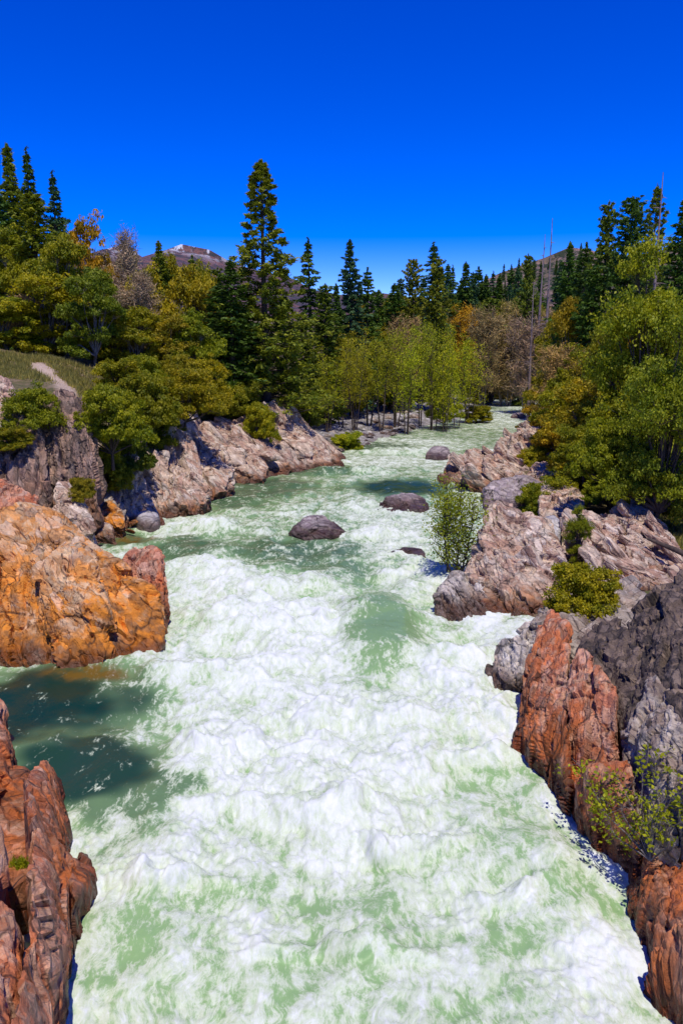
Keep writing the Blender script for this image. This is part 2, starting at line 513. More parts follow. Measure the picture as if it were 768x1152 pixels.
# smooth dome of water over a submerged boulder, pillows against the rocks
dm = blob(428, 705, 48, 46)
Z = Z * (1 - 0.55 * dm) + 0.42 * dm
P = (P + np.stack([fbm(P * .8 + 60, 2), fbm(P * .8 + 70, 3), 0 * mid], 1) * .55).astype(np.float32)
crest = np.zeros(len(P))
for b, hh in (((320, 690, 110, 18), .5), ((520, 735, 60, 16), .45), ((470, 640, 60, 10), .4), ((240, 752, 90, 14), .42), ((420, 805, 120, 16), .5), ((270, 835, 80, 14), .38), ((530, 850, 50, 12), .35), ((330, 905, 110, 15), .36),
              ((470, 950, 70, 13), .32), ((200, 990, 80, 14), .3), ((400, 1060, 100, 16), .3), ((230, 640, 50, 9), .4), ((330, 655, 60, 8), .35), ((560, 1000, 60, 14), .3), ((250, 590, 40, 5), .4), ((420, 600, 50, 5), .35), ((400, 530, 60, 4), .4), ((450, 508, 60, 3), .4)):
    w_ = blob(*b)
    crest = np.maximum(crest, w_)
    Z += .62 * hh * w_ * (1 + .6 * mid)
P = P_keep
foam = 0.31 + 0.29 * white - (0.22 + .16 * sstep(28, 36, P[:, 1])) * deep - .17 * sstep(27, 36, P[:, 1]) - .04 * sstep(80, 130, P[:, 1]) - .50 * dm - .04 * sstep(15, 11, P[:, 1]) - 0.86 * eddy - 0.60 * teal + 0.16 * mid + 0.10 * big + 0.12 * fin + 0.16 * (bil - .4) + .05 * fi2 + .16 * crest
edge = np.minimum(P[:, 0] - xl(P[:, 1]), xr(P[:, 1]) - P[:, 0])
foam += 0.30 * sstep(1.3, 0.2, edge) * sstep(-.3, .5, fbm(P * .9 + 3, 2)) * (1 - .7 * eddy)
V = np.stack([P[:, 0], P[:, 1], Z - 0.02], 1)
nr, nc = WX.shape
ii = (np.arange(nr - 1)[:, None] * nc + np.arange(nc - 1)[None, :]).ravel()
Q = np.stack([ii, ii + 1, ii + nc + 1, ii + nc], 1)
amber = blob(100, 757, 62, 9)
amber = np.maximum(amber, blob(150, 605, 30, 6))

t = NT('river_water')
p = t.pos()
wp = t.vadd(p, t.noisec(p, 0.9, 3), 0.55)
wp = t.vadd(wp, t.noisec(p, 3.0, 2), 0.12)
n1 = t.noise(t.mapping(wp, scale=(1.1, .8, .5)), 1.5, 10, .64, .15)
n2 = t.noise(t.mapping(wp, rot=(0, 0, .5), scale=(1.5, .6, .5)), 5.0, 8, .68)
n3 = t.noise(p, 16, 6, .72)
def veins(vec, scale, width, det=5):
    n = t.noise(vec, scale, det, .62)
    return t.rng(t.math('ABSOLUTE', t.math('SUBTRACT', n, .5)), 0, width, 1, 0)
v1 = veins(t.mapping(wp, rot=(0, 0, -.35), scale=(1.0, .40, .5)), 2.2, .07)
v2 = veins(t.mapping(wp, rot=(0, 0, .70), scale=(1.0, .45, .5)), 4.2, .07)
v3 = veins(t.mapping(wp, rot=(0, 0, .1), scale=(1.0, .5, .5)), 8.5, .08)
v4 = veins(t.mapping(wp, rot=(0, 0, -.8), scale=(1.0, .6, .5)), 15.0, .09, 3)
lc = t.math('ADD', t.math('ADD', v1, v2), t.math('ADD', t.math('MULTIPLY', v3, .9), t.math('MULTIPLY', v4, .6)))
lc = t.math('MULTIPLY', lc, t.rng(n2, .34, .60, .25, 1.0))
nearf = t.rng(t.sep(p)[1], 22, 60, 1, .45)
f = t.math('ADD', t.attr('foam'), t.math('MULTIPLY', t.math('SUBTRACT', n1, .5), 1.9))
f = t.math('ADD', f, t.math('MULTIPLY', t.math('SUBTRACT', n2, .5), 1.15))
f = t.math('ADD', f, t.math('MULTIPLY', t.math('SUBTRACT', n3, .5), t.math('MULTIPLY', nearf, .36)))
f = t.math('ADD', f, t.math('MULTIPLY', t.math('SUBTRACT', lc, .55), t.math('MULTIPLY', nearf, .20)))
fm = t.rng(f, 0.20, 1.22)
deepc = t.mix(t.rng(t.attr('dark'), 0.0, 1.0, 0, 1, False), (0.26, 0.41, 0.17), (0.004, 0.034, 0.020))
milky = t.mix(t.rng(f, -0.10, 0.42), deepc, (0.56, 0.63, 0.43))
milky = t.mix(t.math('MULTIPLY', t.attr('amber'), t.rng(n1, .36, .6, .15, .9)), milky, (0.16, 0.085, 0.008))
col = t.mix(fm, milky, (0.75, 0.77, 0.72))
rough = t.rng(fm, 0.05, 0.7, 0.12, 0.8)
h = t.math('ADD', t.math('MULTIPLY', n2, .5), t.math('MULTIPLY', n3, .35))
h = t.math('ADD', h, t.math('MULTIPLY', lc, .03))
h = t.math('ADD', h, t.math('MULTIPLY', fm, .30))
t.setp(Base_Color=col, Roughness=rough, Normal=t.bump(h, .34, .07))
t.b.inputs['IOR'].default_value = 1.33
t.put(t.b.inputs['Specular IOR Level'], t.rng(fm, .1, .8, .33, .1))
rv = link('river', mk_mesh('river', V, Q, attrs={'foam': foam, 'dark': np.clip(np.maximum(np.maximum(eddy, teal * .95), np.maximum(np.maximum(0.72 * deep * sstep(26, 36, P[:, 1]), .30 * sstep(27, 36, P[:, 1])), .28 * dm)), 0, 1), 'amber': amber}), t.m)
tag(rv, kind='structure')

# ------------------------------------------------------------------ rocks
_ico = {}
def ico(level):
    if level not in _ico:
        bm = bmesh.new()
        bmesh.ops.create_icosphere(bm, subdivisions=level, radius=1)
        bm.verts.ensure_lookup_table()
        D = np.array([v.co[:] for v in bm.verts], np.float32)
        T = np.array([[v.index for v in f.verts] for f in bm.faces], np.int32)
        bm.free()
        _ico[level] = (D, T)
    return _ico[level]

def hull_planes(pts):
    bm = bmesh.new()
    for q in pts: bm.verts.new(q)
    r = bmesh.ops.convex_hull(bm, input=bm.verts)
    hv = set()
    Ns, Hs = [], []
    for f in bm.faces:
        f.normal_update()
        if f.calc_area() < 1e-6: continue
        Ns.append(f.normal[:]); Hs.append(f.calc_center_median()[:])
        for v in f.verts: hv.add(v.co[:])
    c = np.mean(np.array(list(hv)), 0)
    bm.free()
    N = np.array(Ns); Q = np.array(Hs)
    h = ((Q - c) * N).sum(1)
    s = np.sign(h); N = N * s[:, None]; h = np.abs(h)
    key = np.unique(np.round(np.c_[N, h], 2), axis=0, return_index=True)[1]
    return c, N[key], np.maximum(h[key], 0.02)

def normals(V, T):
    a, b, c = V[T[:, 0]], V[T[:, 1]], V[T[:, 2]]
    n = np.cross(b - a, c - a)
    out = np.zeros_like(V)
    for k in range(3):
        np.add.at(out, T[:, k], n)
    l = np.linalg.norm(out, axis=1)[:, None]
    return out / np.maximum(l, 1e-9)

def fracture(V, N, fr, cells, amp, tilt=1.5, groove=0.16, warp=0.10, seed=0):
    q = (V + seed * 3.7) @ fr
    q = q / np.array(cells, np.float32)
    q = q + np.stack([noise(q * .9 + 5), noise(q * .9 + 25), noise(q * .9 + 45)], 1) * warp
    h, off, f1, f2 = voro(q)
    d = (RND[h, 3] - 0.5) * 1.0 + (off * GR2[h]).sum(1) * tilt
    d -= groove * 1.6 * (1 - sstep(0, 0.07, f2 - f1))
    return amp * d

def ledges(V, fr, th, amp, seed=0):
    """beds of different hardness: each layer stands out or back by its own amount, and breaks off along its length"""
    q = (V + seed * 1.9) @ fr
    s = q[:, 2] / th + noise(q * (.5, .5, .5) / th * .12 + 9) * 1.3
    i = np.floor(s)
    brk = np.floor(q[:, 0] / (th * 5) + RND[PERM[i.astype(np.int32) & 255], 1] * 7 + noise(q / th * .3) * .35)
    h = PERM[(PERM[i.astype(np.int32) & 255] + brk.astype(np.int32)) & 255]
    f = s - i
    edge = np.minimum(f, 1 - f)
    return amp * ((RND[h, 0] - .5) * 1.5 + (f - .5) * (RND[h, 2] - .3) * 1.2 - .35 * (1 - sstep(0, .12, edge)))

def hull_block(pts, level=5, k=26, fr=FR_DIAG, s=1.0, amp=1.0, seed=0, fine=1.0):
    c, N, h = hull_planes([tuple(map(float, q)) for q in pts])
    D, T = ico(level)
    q = np.maximum(D @ N.T.astype(np.float32) / h[None, :], 0)
    m = q.max(1)
    r = 1.0 / (m * (((q / m[:, None]) ** k).sum(1)) ** (1.0 / k))
    V = (c + D * r[:, None]).astype(np.float32)
    Nn = normals(V, T)
    V = V + Nn * (fracture(V, Nn, fr, (2.4 * s, 1.2 * s, 0.55 * s), 0.17 * s * amp, seed=seed) + fbm(V * .7 / s + seed, 2) * .12 * s * amp)[:, None]
    Nn = normals(V, T)
    V = V + Nn * (fracture(V, Nn, fr, (.95 * s, .42 * s, .17 * s), 0.06 * s * amp * fine, seed=seed + 3) + ledges(V, fr, .30 * s, .075 * s * amp * fine, seed))[:, None]
    if level >= 6:
        V = V + Nn * (fracture(V, Nn, fr, (.34 * s, .16 * s, .07 * s), 0.022 * s * amp * fine, seed=seed + 5) + ledges(V, fr, .10 * s, .022 * s * amp * fine, seed + 1) + fbm(V * 5 / s, 3) * 0.010 * s * amp)[:, None]
    return V, T

def px_block(poly, Yb, Yt, depth, bulge=.5, level=5, sink=1.2, back_drop=.35, **kw):
    """a block whose face is the tilted polygon seen at those photo pixels, running back by depth and down into the ground"""
    ys_ = [q[1] for q in poly]
    y0, y1 = max(ys_), min(ys_)
    F = []
    for px, py in poly:
        tt = (y0 - py) / max(1e-6, (y0 - y1))
        F.append(at(px, py, Yb + (Yt - Yb) * tt))
    F = np.array(F)
    c = F.mean(0)
    view = np.array((c[0], c[1], 0)); view /= np.linalg.norm(view)
    pts = list(F)
    pts += [c + (f - c) * .62 - view * bulge for f in F]
    pts += [c + (f - c) * .85 + view * depth + np.array((0, 0, -back_drop * depth * .5)) for f in F]
    lo = F[F[:, 2] <= np.median(F[:, 2])]
    pts += [f + np.array((0, 0, -sink)) for f in lo]
    pts += [f + view * depth * .8 + np.array((0, 0, -sink)) for f in lo]
    return hull_block(pts, level, **kw)

def z_block(pts3, level=6, sink=1.4, **kw):
    """a block through points given as photo column, photo row and height above the water"""
    pts = []
    for px, py, z in pts3:
        dx, dy, dz = ray(px, py)
        k_ = (z - CAM_H) / dz
        q = np.array((dx * k_, dy * k_, z))
        pts += [q, q * (1, 1, 0) + (0, 0, -sink)]
    return hull_block(pts, level, **kw)

def rock(name, label, mat, blocks, cat='rock', group=None):
    smooth = mat.name.startswith(('purple', 'pale'))
    Vs, Ts, n = [], [], 0
    for V, T in blocks:
        Vs.append(V); Ts.append(T + n); n += len(V)
    V = np.concatenate(Vs); T = np.concatenate(Ts)
    lo, hi = V.min(0), V.max(0)
    loc = np.array(((lo[0] + hi[0]) / 2, (lo[1] + hi[1]) / 2, lo[2]))
    o = link(name, mk_mesh(name, V - loc, tris=T, smooth=smooth), mat, loc=loc)
    return tag(o, label, cat, group)

def shelf(base, top, n, size=(1.3, .55, .34), fr=FR_DIAG, seed=0, level=5, grow=1.0):
    """broken slabs stepping up a bank between its waterline and its top"""
    rs = np.random.RandomState(seed)
    B = np.array([at(*q) if len(q) == 3 else water_at(*q) for q in base]); T = np.array([at(*q) for q in top])
    out = []
    for k in range(n):
        u = rs.rand(); t_ = (k + rs.rand()) / n
        b = np.array([np.interp(u, np.linspace(0, 1, len(B)), B[:, i]) for i in range(3)])
        p_ = np.array([np.interp(u, np.linspace(0, 1, len(T)), T[:, i]) for i in range(3)])
        c = b + (p_ - b) * t_
        s = rs.uniform(.6, 1.5) * grow
        d = np.array(size) * s * rs.uniform(.75, 1.3, 3)
        an = rs.normal(0, .22, 3)
        from mathutils import Euler
        M = np.array(Euler(an).to_matrix()) @ fr
        pts = []
        for sx in (-1, 1):
            for sy in (-1, 1):
                for sz in (-1, 1):
                    pts.append(c + M @ (np.array((sx, sy, sz)) * d * rs.uniform(.65, 1.1, 3)))
        pts.append(c + M @ (np.array((1.35, 0, .2)) * d))
        out.append(hull_block(pts, level, s=.7 * s * grow, amp=.55, seed=seed + k, fr=fr, k=40))
    return out

# ---- left bank
rock('rock_outcrop', 'big rust-orange rock jutting into the river above the dark eddy', M_ORANGE, [
    px_block([(-90, 590), (-30, 580), (6, 574), (34, 566), (58, 572), (102, 602), (150, 640), (184, 668), (190, 705), (178, 752), (110, 756), (40, 748), (-40, 745), (-100, 740)], 21.6, 27.4, 2.6, .4, 7, s=1.1, seed=1, amp=.85),
    px_block([(40, 640), (75, 610), (110, 625), (125, 690), (120, 754), (60, 752)], 21.2, 24.5, 2.0, .3, 6, s=.8, seed=4),
])
rock('boulder', 'dark wine-red wet rock at the river end of the orange rock', M_RED, [
    px_block([(132, 640), (148, 620), (172, 614), (183, 624), (188, 660), (184, 692), (150, 690)], 24.2, 26.4, 1.2, .2, 6, s=.6, seed=6)])
rock('rock_outcrop', 'near red-orange rock ledge in the bottom left corner beside white water', M_RED, [
    z_block([(28, 872, 1.5), (52, 850, .9), (70, 878, -.2), (78, 930, -.2), (62, 962, 1.4), (38, 945, 1.9), (30, 900, 1.9)], 6, s=.5, seed=11, fr=FR_LEFT, amp=.7, fine=.75),
    z_block([(38, 925, 1.9), (64, 945, 1.3), (84, 965, -.2), (96, 990, -.2), (92, 1030, -.2), (80, 1095, -.2), (58, 1105, 1.5), (36, 1060, 2.1), (32, 980, 2.0)], 7, s=.42, seed=12, fr=FR_LEFT, amp=.7, fine=.75),
    z_block([(34, 1045, 2.1), (62, 1070, 1.4), (80, 1088, -.2), (68, 1152, -.2), (55, 1260, -.2), (28, 1260, 2.0), (14, 1160, 2.4), (24, 1080, 2.3)], 7, s=.42, seed=13, fr=FR_LEFT, amp=.7, fine=.75),
    z_block([(80, 962, .6), (96, 958, .3), (109, 978, .25), (104, 1008, .1), (90, 1040, 0), (80, 1010, .9)], 6, s=.35, seed=14, fr=FR_LEFT, amp=.7, fine=.75),
    z_block([(-90, 1005, 2.4), (-10, 1000, 2.4), (18, 1018, 2.1), (24, 1080, 1.8), (12, 1190, 2.2), (-90, 1260, 2.6)], 7, s=.42, seed=16, fr=FR_LEFT, amp=.7, fine=.75),
    z_block([(-40, 850, .9), (34, 860, .5), (42, 990, .7), (-40, 1010, 1.0)], 5, s=.5, seed=19, fr=FR_LEFT, amp=.7, fine=.75),
    z_block([(-110, 880, 3.6), (-30, 862, 3.0), (-2, 920, 2.7), (-8, 1000, 2.6), (-110, 1050, 3.6)], 6, s=.6, seed=17, fr=FR_LEFT, amp=.7, fine=.75)])
rock('rock_outcrop', 'narrow red rock fin at the left edge above the near red ledge', M_RED, [
    z_block([(-80, 740, 1.4), (-6, 768, 1.3), (8, 800, .9), (17, 840, .5), (14, 880, .5), (-8, 900, 1.2), (-80, 900, 1.6)], 6, s=.5, seed=18, fr=FR_LEFT, amp=.7, fine=.75)])
rock('cliff', 'dark streaked cliff below the dirt path with a pine bush on top', M_CLIFF, [
    px_block([(40, 470), (58, 442), (92, 442), (99, 475), (97, 545), (60, 562), (42, 540)], 36.2, 40.0, 3.5, .4, 6, s=1.3, seed=21, fr=FR_LEFT),
    px_block([(70, 470), (88, 452), (100, 470), (112, 530), (112, 566), (80, 560)], 36.4, 39, 2, .4, 6, s=1.0, seed=22, fr=FR_LEFT),
    px_block([(-50, 450), (10, 452), (48, 470), (58, 560), (-50, 565)], 34.6, 39.0, 3, .5, 6, s=1.2, seed=23, fr=FR_LEFT)])
rock('rock_outcrop', 'red broken rock at the far left edge behind the big orange rock', M_RED, [
    px_block([(-60, 545), (-5, 535), (22, 548), (44, 560), (36, 585), (-60, 592)], 30.5, 33.0, 1.6, .4, 6, s=.8, seed=25, fr=FR_LEFT)])
rock('rock_outcrop', 'white and red boulder heap at the left edge beside the dirt path', M_PINK, [
    px_block([(-30, 430), (0, 422), (14, 428), (20, 450), (14, 478), (-30, 480)], 37, 40.5, 1.5, .3, 5, s=.8, seed=27)])
rock('rock_outcrop', 'pinkish ribbed cliff base behind the pale river boulder', M_PINK, shelf([(104, 592), (150, 588), (180, 580), (222, 566)], [(112, 520, 43), (150, 508, 45), (185, 500, 48), (220, 520, 47)], 22, seed=301, fr=FR_LEFT) + [
    px_block([(98, 540), (112, 518), (142, 520), (150, 560), (146, 588), (104, 588)], 39.5, 43, 2.2, .3, 6, s=.9, seed=31, fr=FR_LEFT),
    px_block([(136, 545), (148, 522), (180, 515), (215, 528), (238, 556), (222, 570), (180, 584), (142, 588)], 41.5, 46, 3, .4, 6, s=1.0, seed=32, fr=FR_LEFT)])
rock('boulder', 'small bright orange rock between the orange rock and ribbed cliff base', M_ORANGE, [
    px_block([(108, 585), (116, 564), (128, 562), (140, 580), (138, 588), (112, 590)], 37.5, 39.5, .8, .2, 5, s=.6, seed=34)])
rock('rock_outcrop', 'tan tilted slab rock just behind the crest of the big orange rock', M_PINK, [
    px_block([(58, 560), (64, 540), (78, 545), (100, 575), (108, 596), (88, 602)], 32.5, 35.5, 1.0, .3, 6, s=.6, seed=35),
    px_block([(90, 596), (100, 584), (126, 592), (130, 604), (95, 606)], 36.3, 37.5, .6, .1, 5, s=.5, seed=36)])
rock('boulder', 'round pale grey boulder at the left waterline before the ribbed cliff', M_PALE, [
    px_block([(148, 584), (152, 574), (165, 571), (178, 573), (185, 582), (182, 592), (166, 597), (152, 593)], 39.3, 40.2, 1.1, .5, 5, s=1.2, amp=.12, seed=37, k=6)])
rock('rock_outcrop', 'pink slab bank with diagonal cracks upstream of the ribbed cliff', M_PINK, shelf([(190, 572), (215, 566), (245, 548), (258, 543)], [(172, 478, 52), (190, 462, 56), (215, 466, 58), (250, 492, 56)], 30, seed=302, grow=1.25) + [
    px_block([(152, 515), (170, 488), (186, 470), (205, 480), (236, 512), (262, 530), (258, 546), (220, 568), (170, 545)], 45.5, 54, 3.5, .4, 6, s=1.3, seed=41),
    px_block([(186, 490), (196, 464), (216, 472), (250, 508), (262, 528), (230, 530)], 50, 58, 3, .5, 6, s=1.2, seed=42),
    px_block([(215, 560), (230, 540), (262, 528), (268, 542), (250, 550), (225, 566)], 46.5, 50, 2, .2, 5, s=.9, seed=43)])
rock('rock_outcrop', 'pink slab below the olive bush in the middle of the left bank', M_PINK, shelf([(255, 544), (280, 538), (305, 533)], [(235, 480, 58), (262, 486, 59), (300, 490, 61)], 16, seed=303, grow=1.25) + [
    px_block([(232, 500), (246, 488), (280, 502), (302, 522), (300, 536), (262, 545), (246, 528)], 52, 60, 3, .5, 6, s=1.3, seed=44),
    px_block([(280, 536), (284, 520), (306, 512), (330, 526), (322, 535)], 56, 60, 2, .3, 5, s=1.0, seed=45)])
rock('rock_outcrop', 'tan wedge rock ending the left bank slabs before the gravel bar', M_PINK, shelf([(305, 533), (335, 529), (368, 521)], [(298, 476, 64), (318, 462, 67), (352, 490, 67)], 18, seed=304, grow=1.3) + [
    px_block([(292, 520), (300, 484), (314, 468), (326, 470), (352, 494), (370, 510), (374, 520), (340, 531), (300, 535)], 57.5, 66, 4, .6, 6, s=1.5, seed=46),
    px_block([(262, 520), (276, 502), (300, 494), (318, 520), (316, 534), (280, 538)], 56.5, 62, 3, .4, 6, s=1.2, seed=47)])
# ---- rocks in the river
rock('boulder', 'purple-grey boulder alone in mid river among white water', M_PURPLE, [
    px_block([(322, 598), (330, 589), (346, 580), (362, 580), (380, 588), (391, 598), (386, 604), (350, 607)], 37.4, 39.0, 1.3, .4, 6, s=1.0, amp=.75, seed=51, k=14, fr=FR_FLAT)])
rock('boulder', 'large mauve-grey boulder in the river just below the teal pool', M_PURPLE, [
    px_block([(420, 575), (428, 562), (450, 555), (474, 558), (485, 571), (479, 582), (440, 585)], 42.8, 45.5, 1.6, .3, 6, s=1.0, amp=.8, seed=52, k=14, fr=FR_FLAT)])
rock('boulder', 'low wet brown rock nearly awash left of the bright sapling', M_PURPLE, [
    px_block([(428, 630), (436, 620), (460, 616), (482, 620), (484, 634), (450, 640)], 33, 34.6, 1.2, .2, 5, s=.9, amp=.4, seed=53, k=8, fr=FR_FLAT)])
rock('boulder', 'pinkish boulder in the upper rapid near the tip of the right outcrop', M_PURPLE, [
    px_block([(474, 514), (480, 503), (492, 499), (506, 504), (511, 514), (500, 518)], 64, 66.5, 1.8, .3, 5, s=1.2, amp=.4, seed=54, k=8, fr=FR_FLAT)])
rock('boulder', 'large grey boulder at the far bend of the river', M_PURPLE, [
    px_block([(578, 453), (580, 446), (589, 440), (598, 443), (601, 452), (590, 456)], 128, 132, 3, .5, 5, s=2.0, amp=.4, seed=55, k=8, fr=FR_FLAT)])
rock('boulder', 'low grey rock splitting the water below the far bend', M_PURPLE, [
    px_block([(572, 469), (577, 464), (588, 463), (594, 468), (584, 472)], 102, 104, 2, .3, 4, s=1.6, amp=.3, seed=56, k=8, fr=FR_FLAT)])
# ---- right bank
rock('rock_outcrop', 'reddish tilted block at the far end of the right bank rocks', M_PINK, shelf([(565, 506), (590, 524, 58), (640, 540, 55)], [(590, 476, 67), (612, 478, 67), (650, 504, 61)], 12, seed=308, grow=.9) + [
    px_block([(568, 504), (578, 486), (592, 478), (606, 480), (626, 500), (636, 522), (612, 530), (590, 520)], 60, 67, 4, .5, 6, s=1.5, seed=61),
    px_block([(610, 520), (622, 496), (648, 500), (664, 524), (650, 545), (618, 540)], 54, 60, 4, .5, 6, s=1.2, seed=62)])
rock('rock_outcrop', 'peach coloured point of rock reaching into the river on the right', M_PINK, shelf([(512, 546), (536, 556), (560, 560), (600, 556, 51)], [(524, 514, 59), (546, 506, 60), (575, 502, 60), (602, 515, 58)], 16, seed=305, grow=.85) + [
    px_block([(490, 540), (500, 528), (514, 512), (538, 502), (552, 512), (570, 530), (560, 556), (520, 560), (498, 548)], 50.5, 60, 3.5, .5, 6, s=1.3, seed=63),
    px_block([(540, 530), (552, 510), (576, 508), (602, 524), (606, 545), (560, 550)], 51, 58, 3, .6, 6, s=1.3, seed=64)])
rock('rock_outcrop', 'blocky lilac-grey rock with a flat lit top behind the sapling', M_PURPLE, [
    px_block([(545, 590), (543, 552), (556, 540), (596, 534), (612, 545), (608, 574), (585, 592)], 42, 47.5, 3, .4, 6, s=1.3, seed=65, amp=.8)])
rock('rock_outcrop', 'massive pink-brown pointed outcrop on the right bank by the sapling', M_PINK, shelf([(560, 690, 26.5), (590, 700, 26.0), (620, 700, 26)], [(575, 610, 30.2), (595, 590, 31), (620, 600, 31)], 7, seed=306, grow=.55, fr=FR_LEFT) + [
    px_block([(500, 690), (518, 640), (540, 590), (556, 568), (578, 578), (610, 610), (634, 650), (628, 690), (600, 708), (545, 700)], 25.6, 31.5, 3.5, .7, 7, s=1.3, seed=66),
    px_block([(545, 640), (566, 600), (596, 572), (622, 590), (640, 640), (630, 690), (570, 690)], 26, 31.5, 3, .8, 6, s=1.1, seed=67)])
rock('rock_outcrop', 'pale layered rock at the water foot of the pink-brown outcrop', M_CREAM, [
    px_block([(488, 684), (492, 664), (506, 648), (530, 644), (548, 664), (550, 702), (525, 704), (498, 694)], 25.6, 28, 1.6, .3, 6, s=.7, seed=68, fr=FR_LEFT)])
rock('rock_outcrop', 'sunlit tan striped slab sloping down behind the yellow-green bush', M_PINK, shelf([(640, 640, 28.5), (690, 660, 27.8), (768, 662, 27.5)], [(650, 588, 34), (700, 572, 36), (765, 592, 36)], 22, seed=307, size=(1.3, .4, .22), grow=.75) + [
    px_block([(628, 640), (636, 596), (664, 582), (712, 570), (752, 590), (780, 640), (770, 665), (690, 660)], 27.5, 36.5, 3.5, .4, 7, s=1.2, seed=71),
    px_block([(640, 606), (652, 588), (690, 580), (700, 610), (660, 630)], 30.5, 35, 2, .5, 6, s=.8, seed=72)])
rock('boulder', 'small white-topped boulder wedged on top of the pink-brown outcrop', M_PALE, [
    px_block([(600, 600), (604, 586), (622, 580), (634, 590), (630, 604), (612, 610)], 30.2, 31.6, 1.0, .3, 5, s=.7, amp=.5, seed=73)])
rock('boulder', 'grey rounded boulder under the trees at the top of the striped slab', M_PURPLE, [
    px_block([(706, 572), (712, 556), (726, 550), (738, 560), (738, 574)], 35.5, 38, 1.2, .3, 5, s=.8, amp=.5, seed=74)])
rock('boulder', 'white angular block standing in the water left of the red wall', M_CREAM, [
    z_block([(545, 762, 0), (560, 779, 0), (582, 782, 0), (612, 776, .2), (606, 730, 1.3), (574, 710, 1.4), (556, 722, 1.0)], 6, s=.7, seed=75, amp=.8),
    z_block([(575, 720, .8), (588, 696, 1.2), (604, 698, 1.2), (606, 735, .9), (585, 740, .7)], 6, s=.5, seed=76)])
rock('cliff', 'ribbed red rock wall dropping into white water on the right bank', M_RED, [
    z_block([(597, 790, -.2), (574, 850, -.2), (584, 862, -.2), (606, 878, -.2), (612, 780, 1.4), (604, 702, 1.7), (622, 682, 1.9), (640, 700, 2.0), (640, 800, 1.5), (622, 850, .7), (584, 822, .6)], 7, s=.65, seed=81, fr=FR_RIB, amp=.75),
    z_block([(604, 874, -.2), (640, 908, -.2), (652, 918, -.2), (640, 780, 1.7), (650, 722, 2.2), (694, 770, 2.2), (694, 840, 1.5), (662, 880, .9)], 7, s=.65, seed=83, fr=FR_RIB, amp=.75),
    z_block([(640, 905, -.2), (664, 945, -.2), (700, 966, -.2), (722, 930, 1.1), (704, 850, 1.6), (656, 862, 1.3)], 6, s=.5, seed=84, fr=FR_RIB, amp=.75),
    z_block([(618, 860, .5), (626, 800, 1.5), (634, 790, 1.8), (644, 870, .9), (634, 900, .1)], 6, s=.4, seed=88, fr=FR_RIB, amp=.75)])
rock('cliff', 'dark crag with painted-in shade at the right edge above the leafy branches', M_SHADE_DARK, [
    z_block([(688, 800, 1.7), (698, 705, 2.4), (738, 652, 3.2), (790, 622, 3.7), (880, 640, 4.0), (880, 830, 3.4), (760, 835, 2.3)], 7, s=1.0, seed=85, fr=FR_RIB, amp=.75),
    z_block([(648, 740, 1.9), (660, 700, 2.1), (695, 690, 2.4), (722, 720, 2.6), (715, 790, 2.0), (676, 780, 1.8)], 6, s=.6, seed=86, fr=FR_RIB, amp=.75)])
rock('cliff', 'grey cracked crag behind the leafy branches at the right edge', M_GREY, [
    z_block([(690, 900, .5), (700, 822, 1.8), (736, 756, 2.6), (790, 735, 3.0), (880, 760, 3.3), (880, 980, 2.5), (770, 985, .9), (706, 950, .2)], 7, s=.8, seed=87, fr=FR_RIB, amp=.75),
    z_block([(694, 960, -.2), (700, 900, .9), (740, 880, 1.7), (770, 960, 1.3), (740, 1000, .3)], 6, s=.5, seed=89, fr=FR_RIB, amp=.75)])
rock('rock_outcrop', 'wet rust-brown rocks in the bottom right corner at the waterline', M_RED, [
    z_block([(694, 986, -.2), (698, 1018, -.2), (714, 1044, -.2), (745, 1032, .9), (790, 990, 1.2), (860, 960, 1.8), (752, 946, .9), (714, 962, .4)], 6, s=.5, seed=91, fr=FR_RIB, amp=.75),
    z_block([(704, 1042, -.2), (714, 1068, -.2), (735, 1110, -.2), (768, 1158, -.2), (795, 1200, -.2), (870, 1180, 1.6), (870, 1040, 1.8), (780, 1022, 1.2), (735, 1036, .6)], 7, s=.5, seed=92, fr=FR_RIB, amp=.75),
    z_block([(732, 1062, .8), (756, 1038, 1.2), (800, 1046, 1.6), (810, 1120, 1.1), (760, 1125, .4)], 6, s=.4, seed=93, fr=FR_RIB, amp=.75)])

rock('rock_outcrop', 'low mossy rock shelf between the pink-brown outcrop and the red wall', M_GREY, [
    z_block([(596, 705, 1.2), (610, 680, 1.3), (650, 655, 1.4), (720, 650, 1.6), (730, 700, 1.6), (640, 730, 1.5)], 6, s=.8, seed=95),
    z_block([(590, 735, 0), (600, 700, 1.0), (625, 690, 1.2), (625, 760, .6), (605, 790, -.2)], 5, s=.6, seed=96)])
rock('rock_outcrop', 'tumbled grey and tan rocks between the lilac block and the shrubs', M_PINK, [
    px_block([(604, 572), (612, 545), (640, 538), (660, 560), (650, 590), (615, 592)], 37, 43, 2.5, .3, 6, s=.9, seed=97),
    px_block([(585, 545), (600, 520), (640, 515), (652, 540), (620, 560)], 46, 52, 2.5, .3, 6, s=.9, seed=98)])
rock('rock_outcrop', 'shadowed rock slope in the cleft below the pine bush on the left bank', M_GREY, [
    px_block([(96, 590), (98, 500), (112, 474), (150, 478), (158, 520), (146, 560), (130, 595)], 38.2, 45, 2.5, .3, 6, s=1.0, seed=99, fr=FR_LEFT),
    px_block([(150, 560), (150, 510), (170, 490), (190, 500), (190, 560)], 43, 49, 2.0, .2, 5, s=1.0, seed=90, fr=FR_LEFT)])

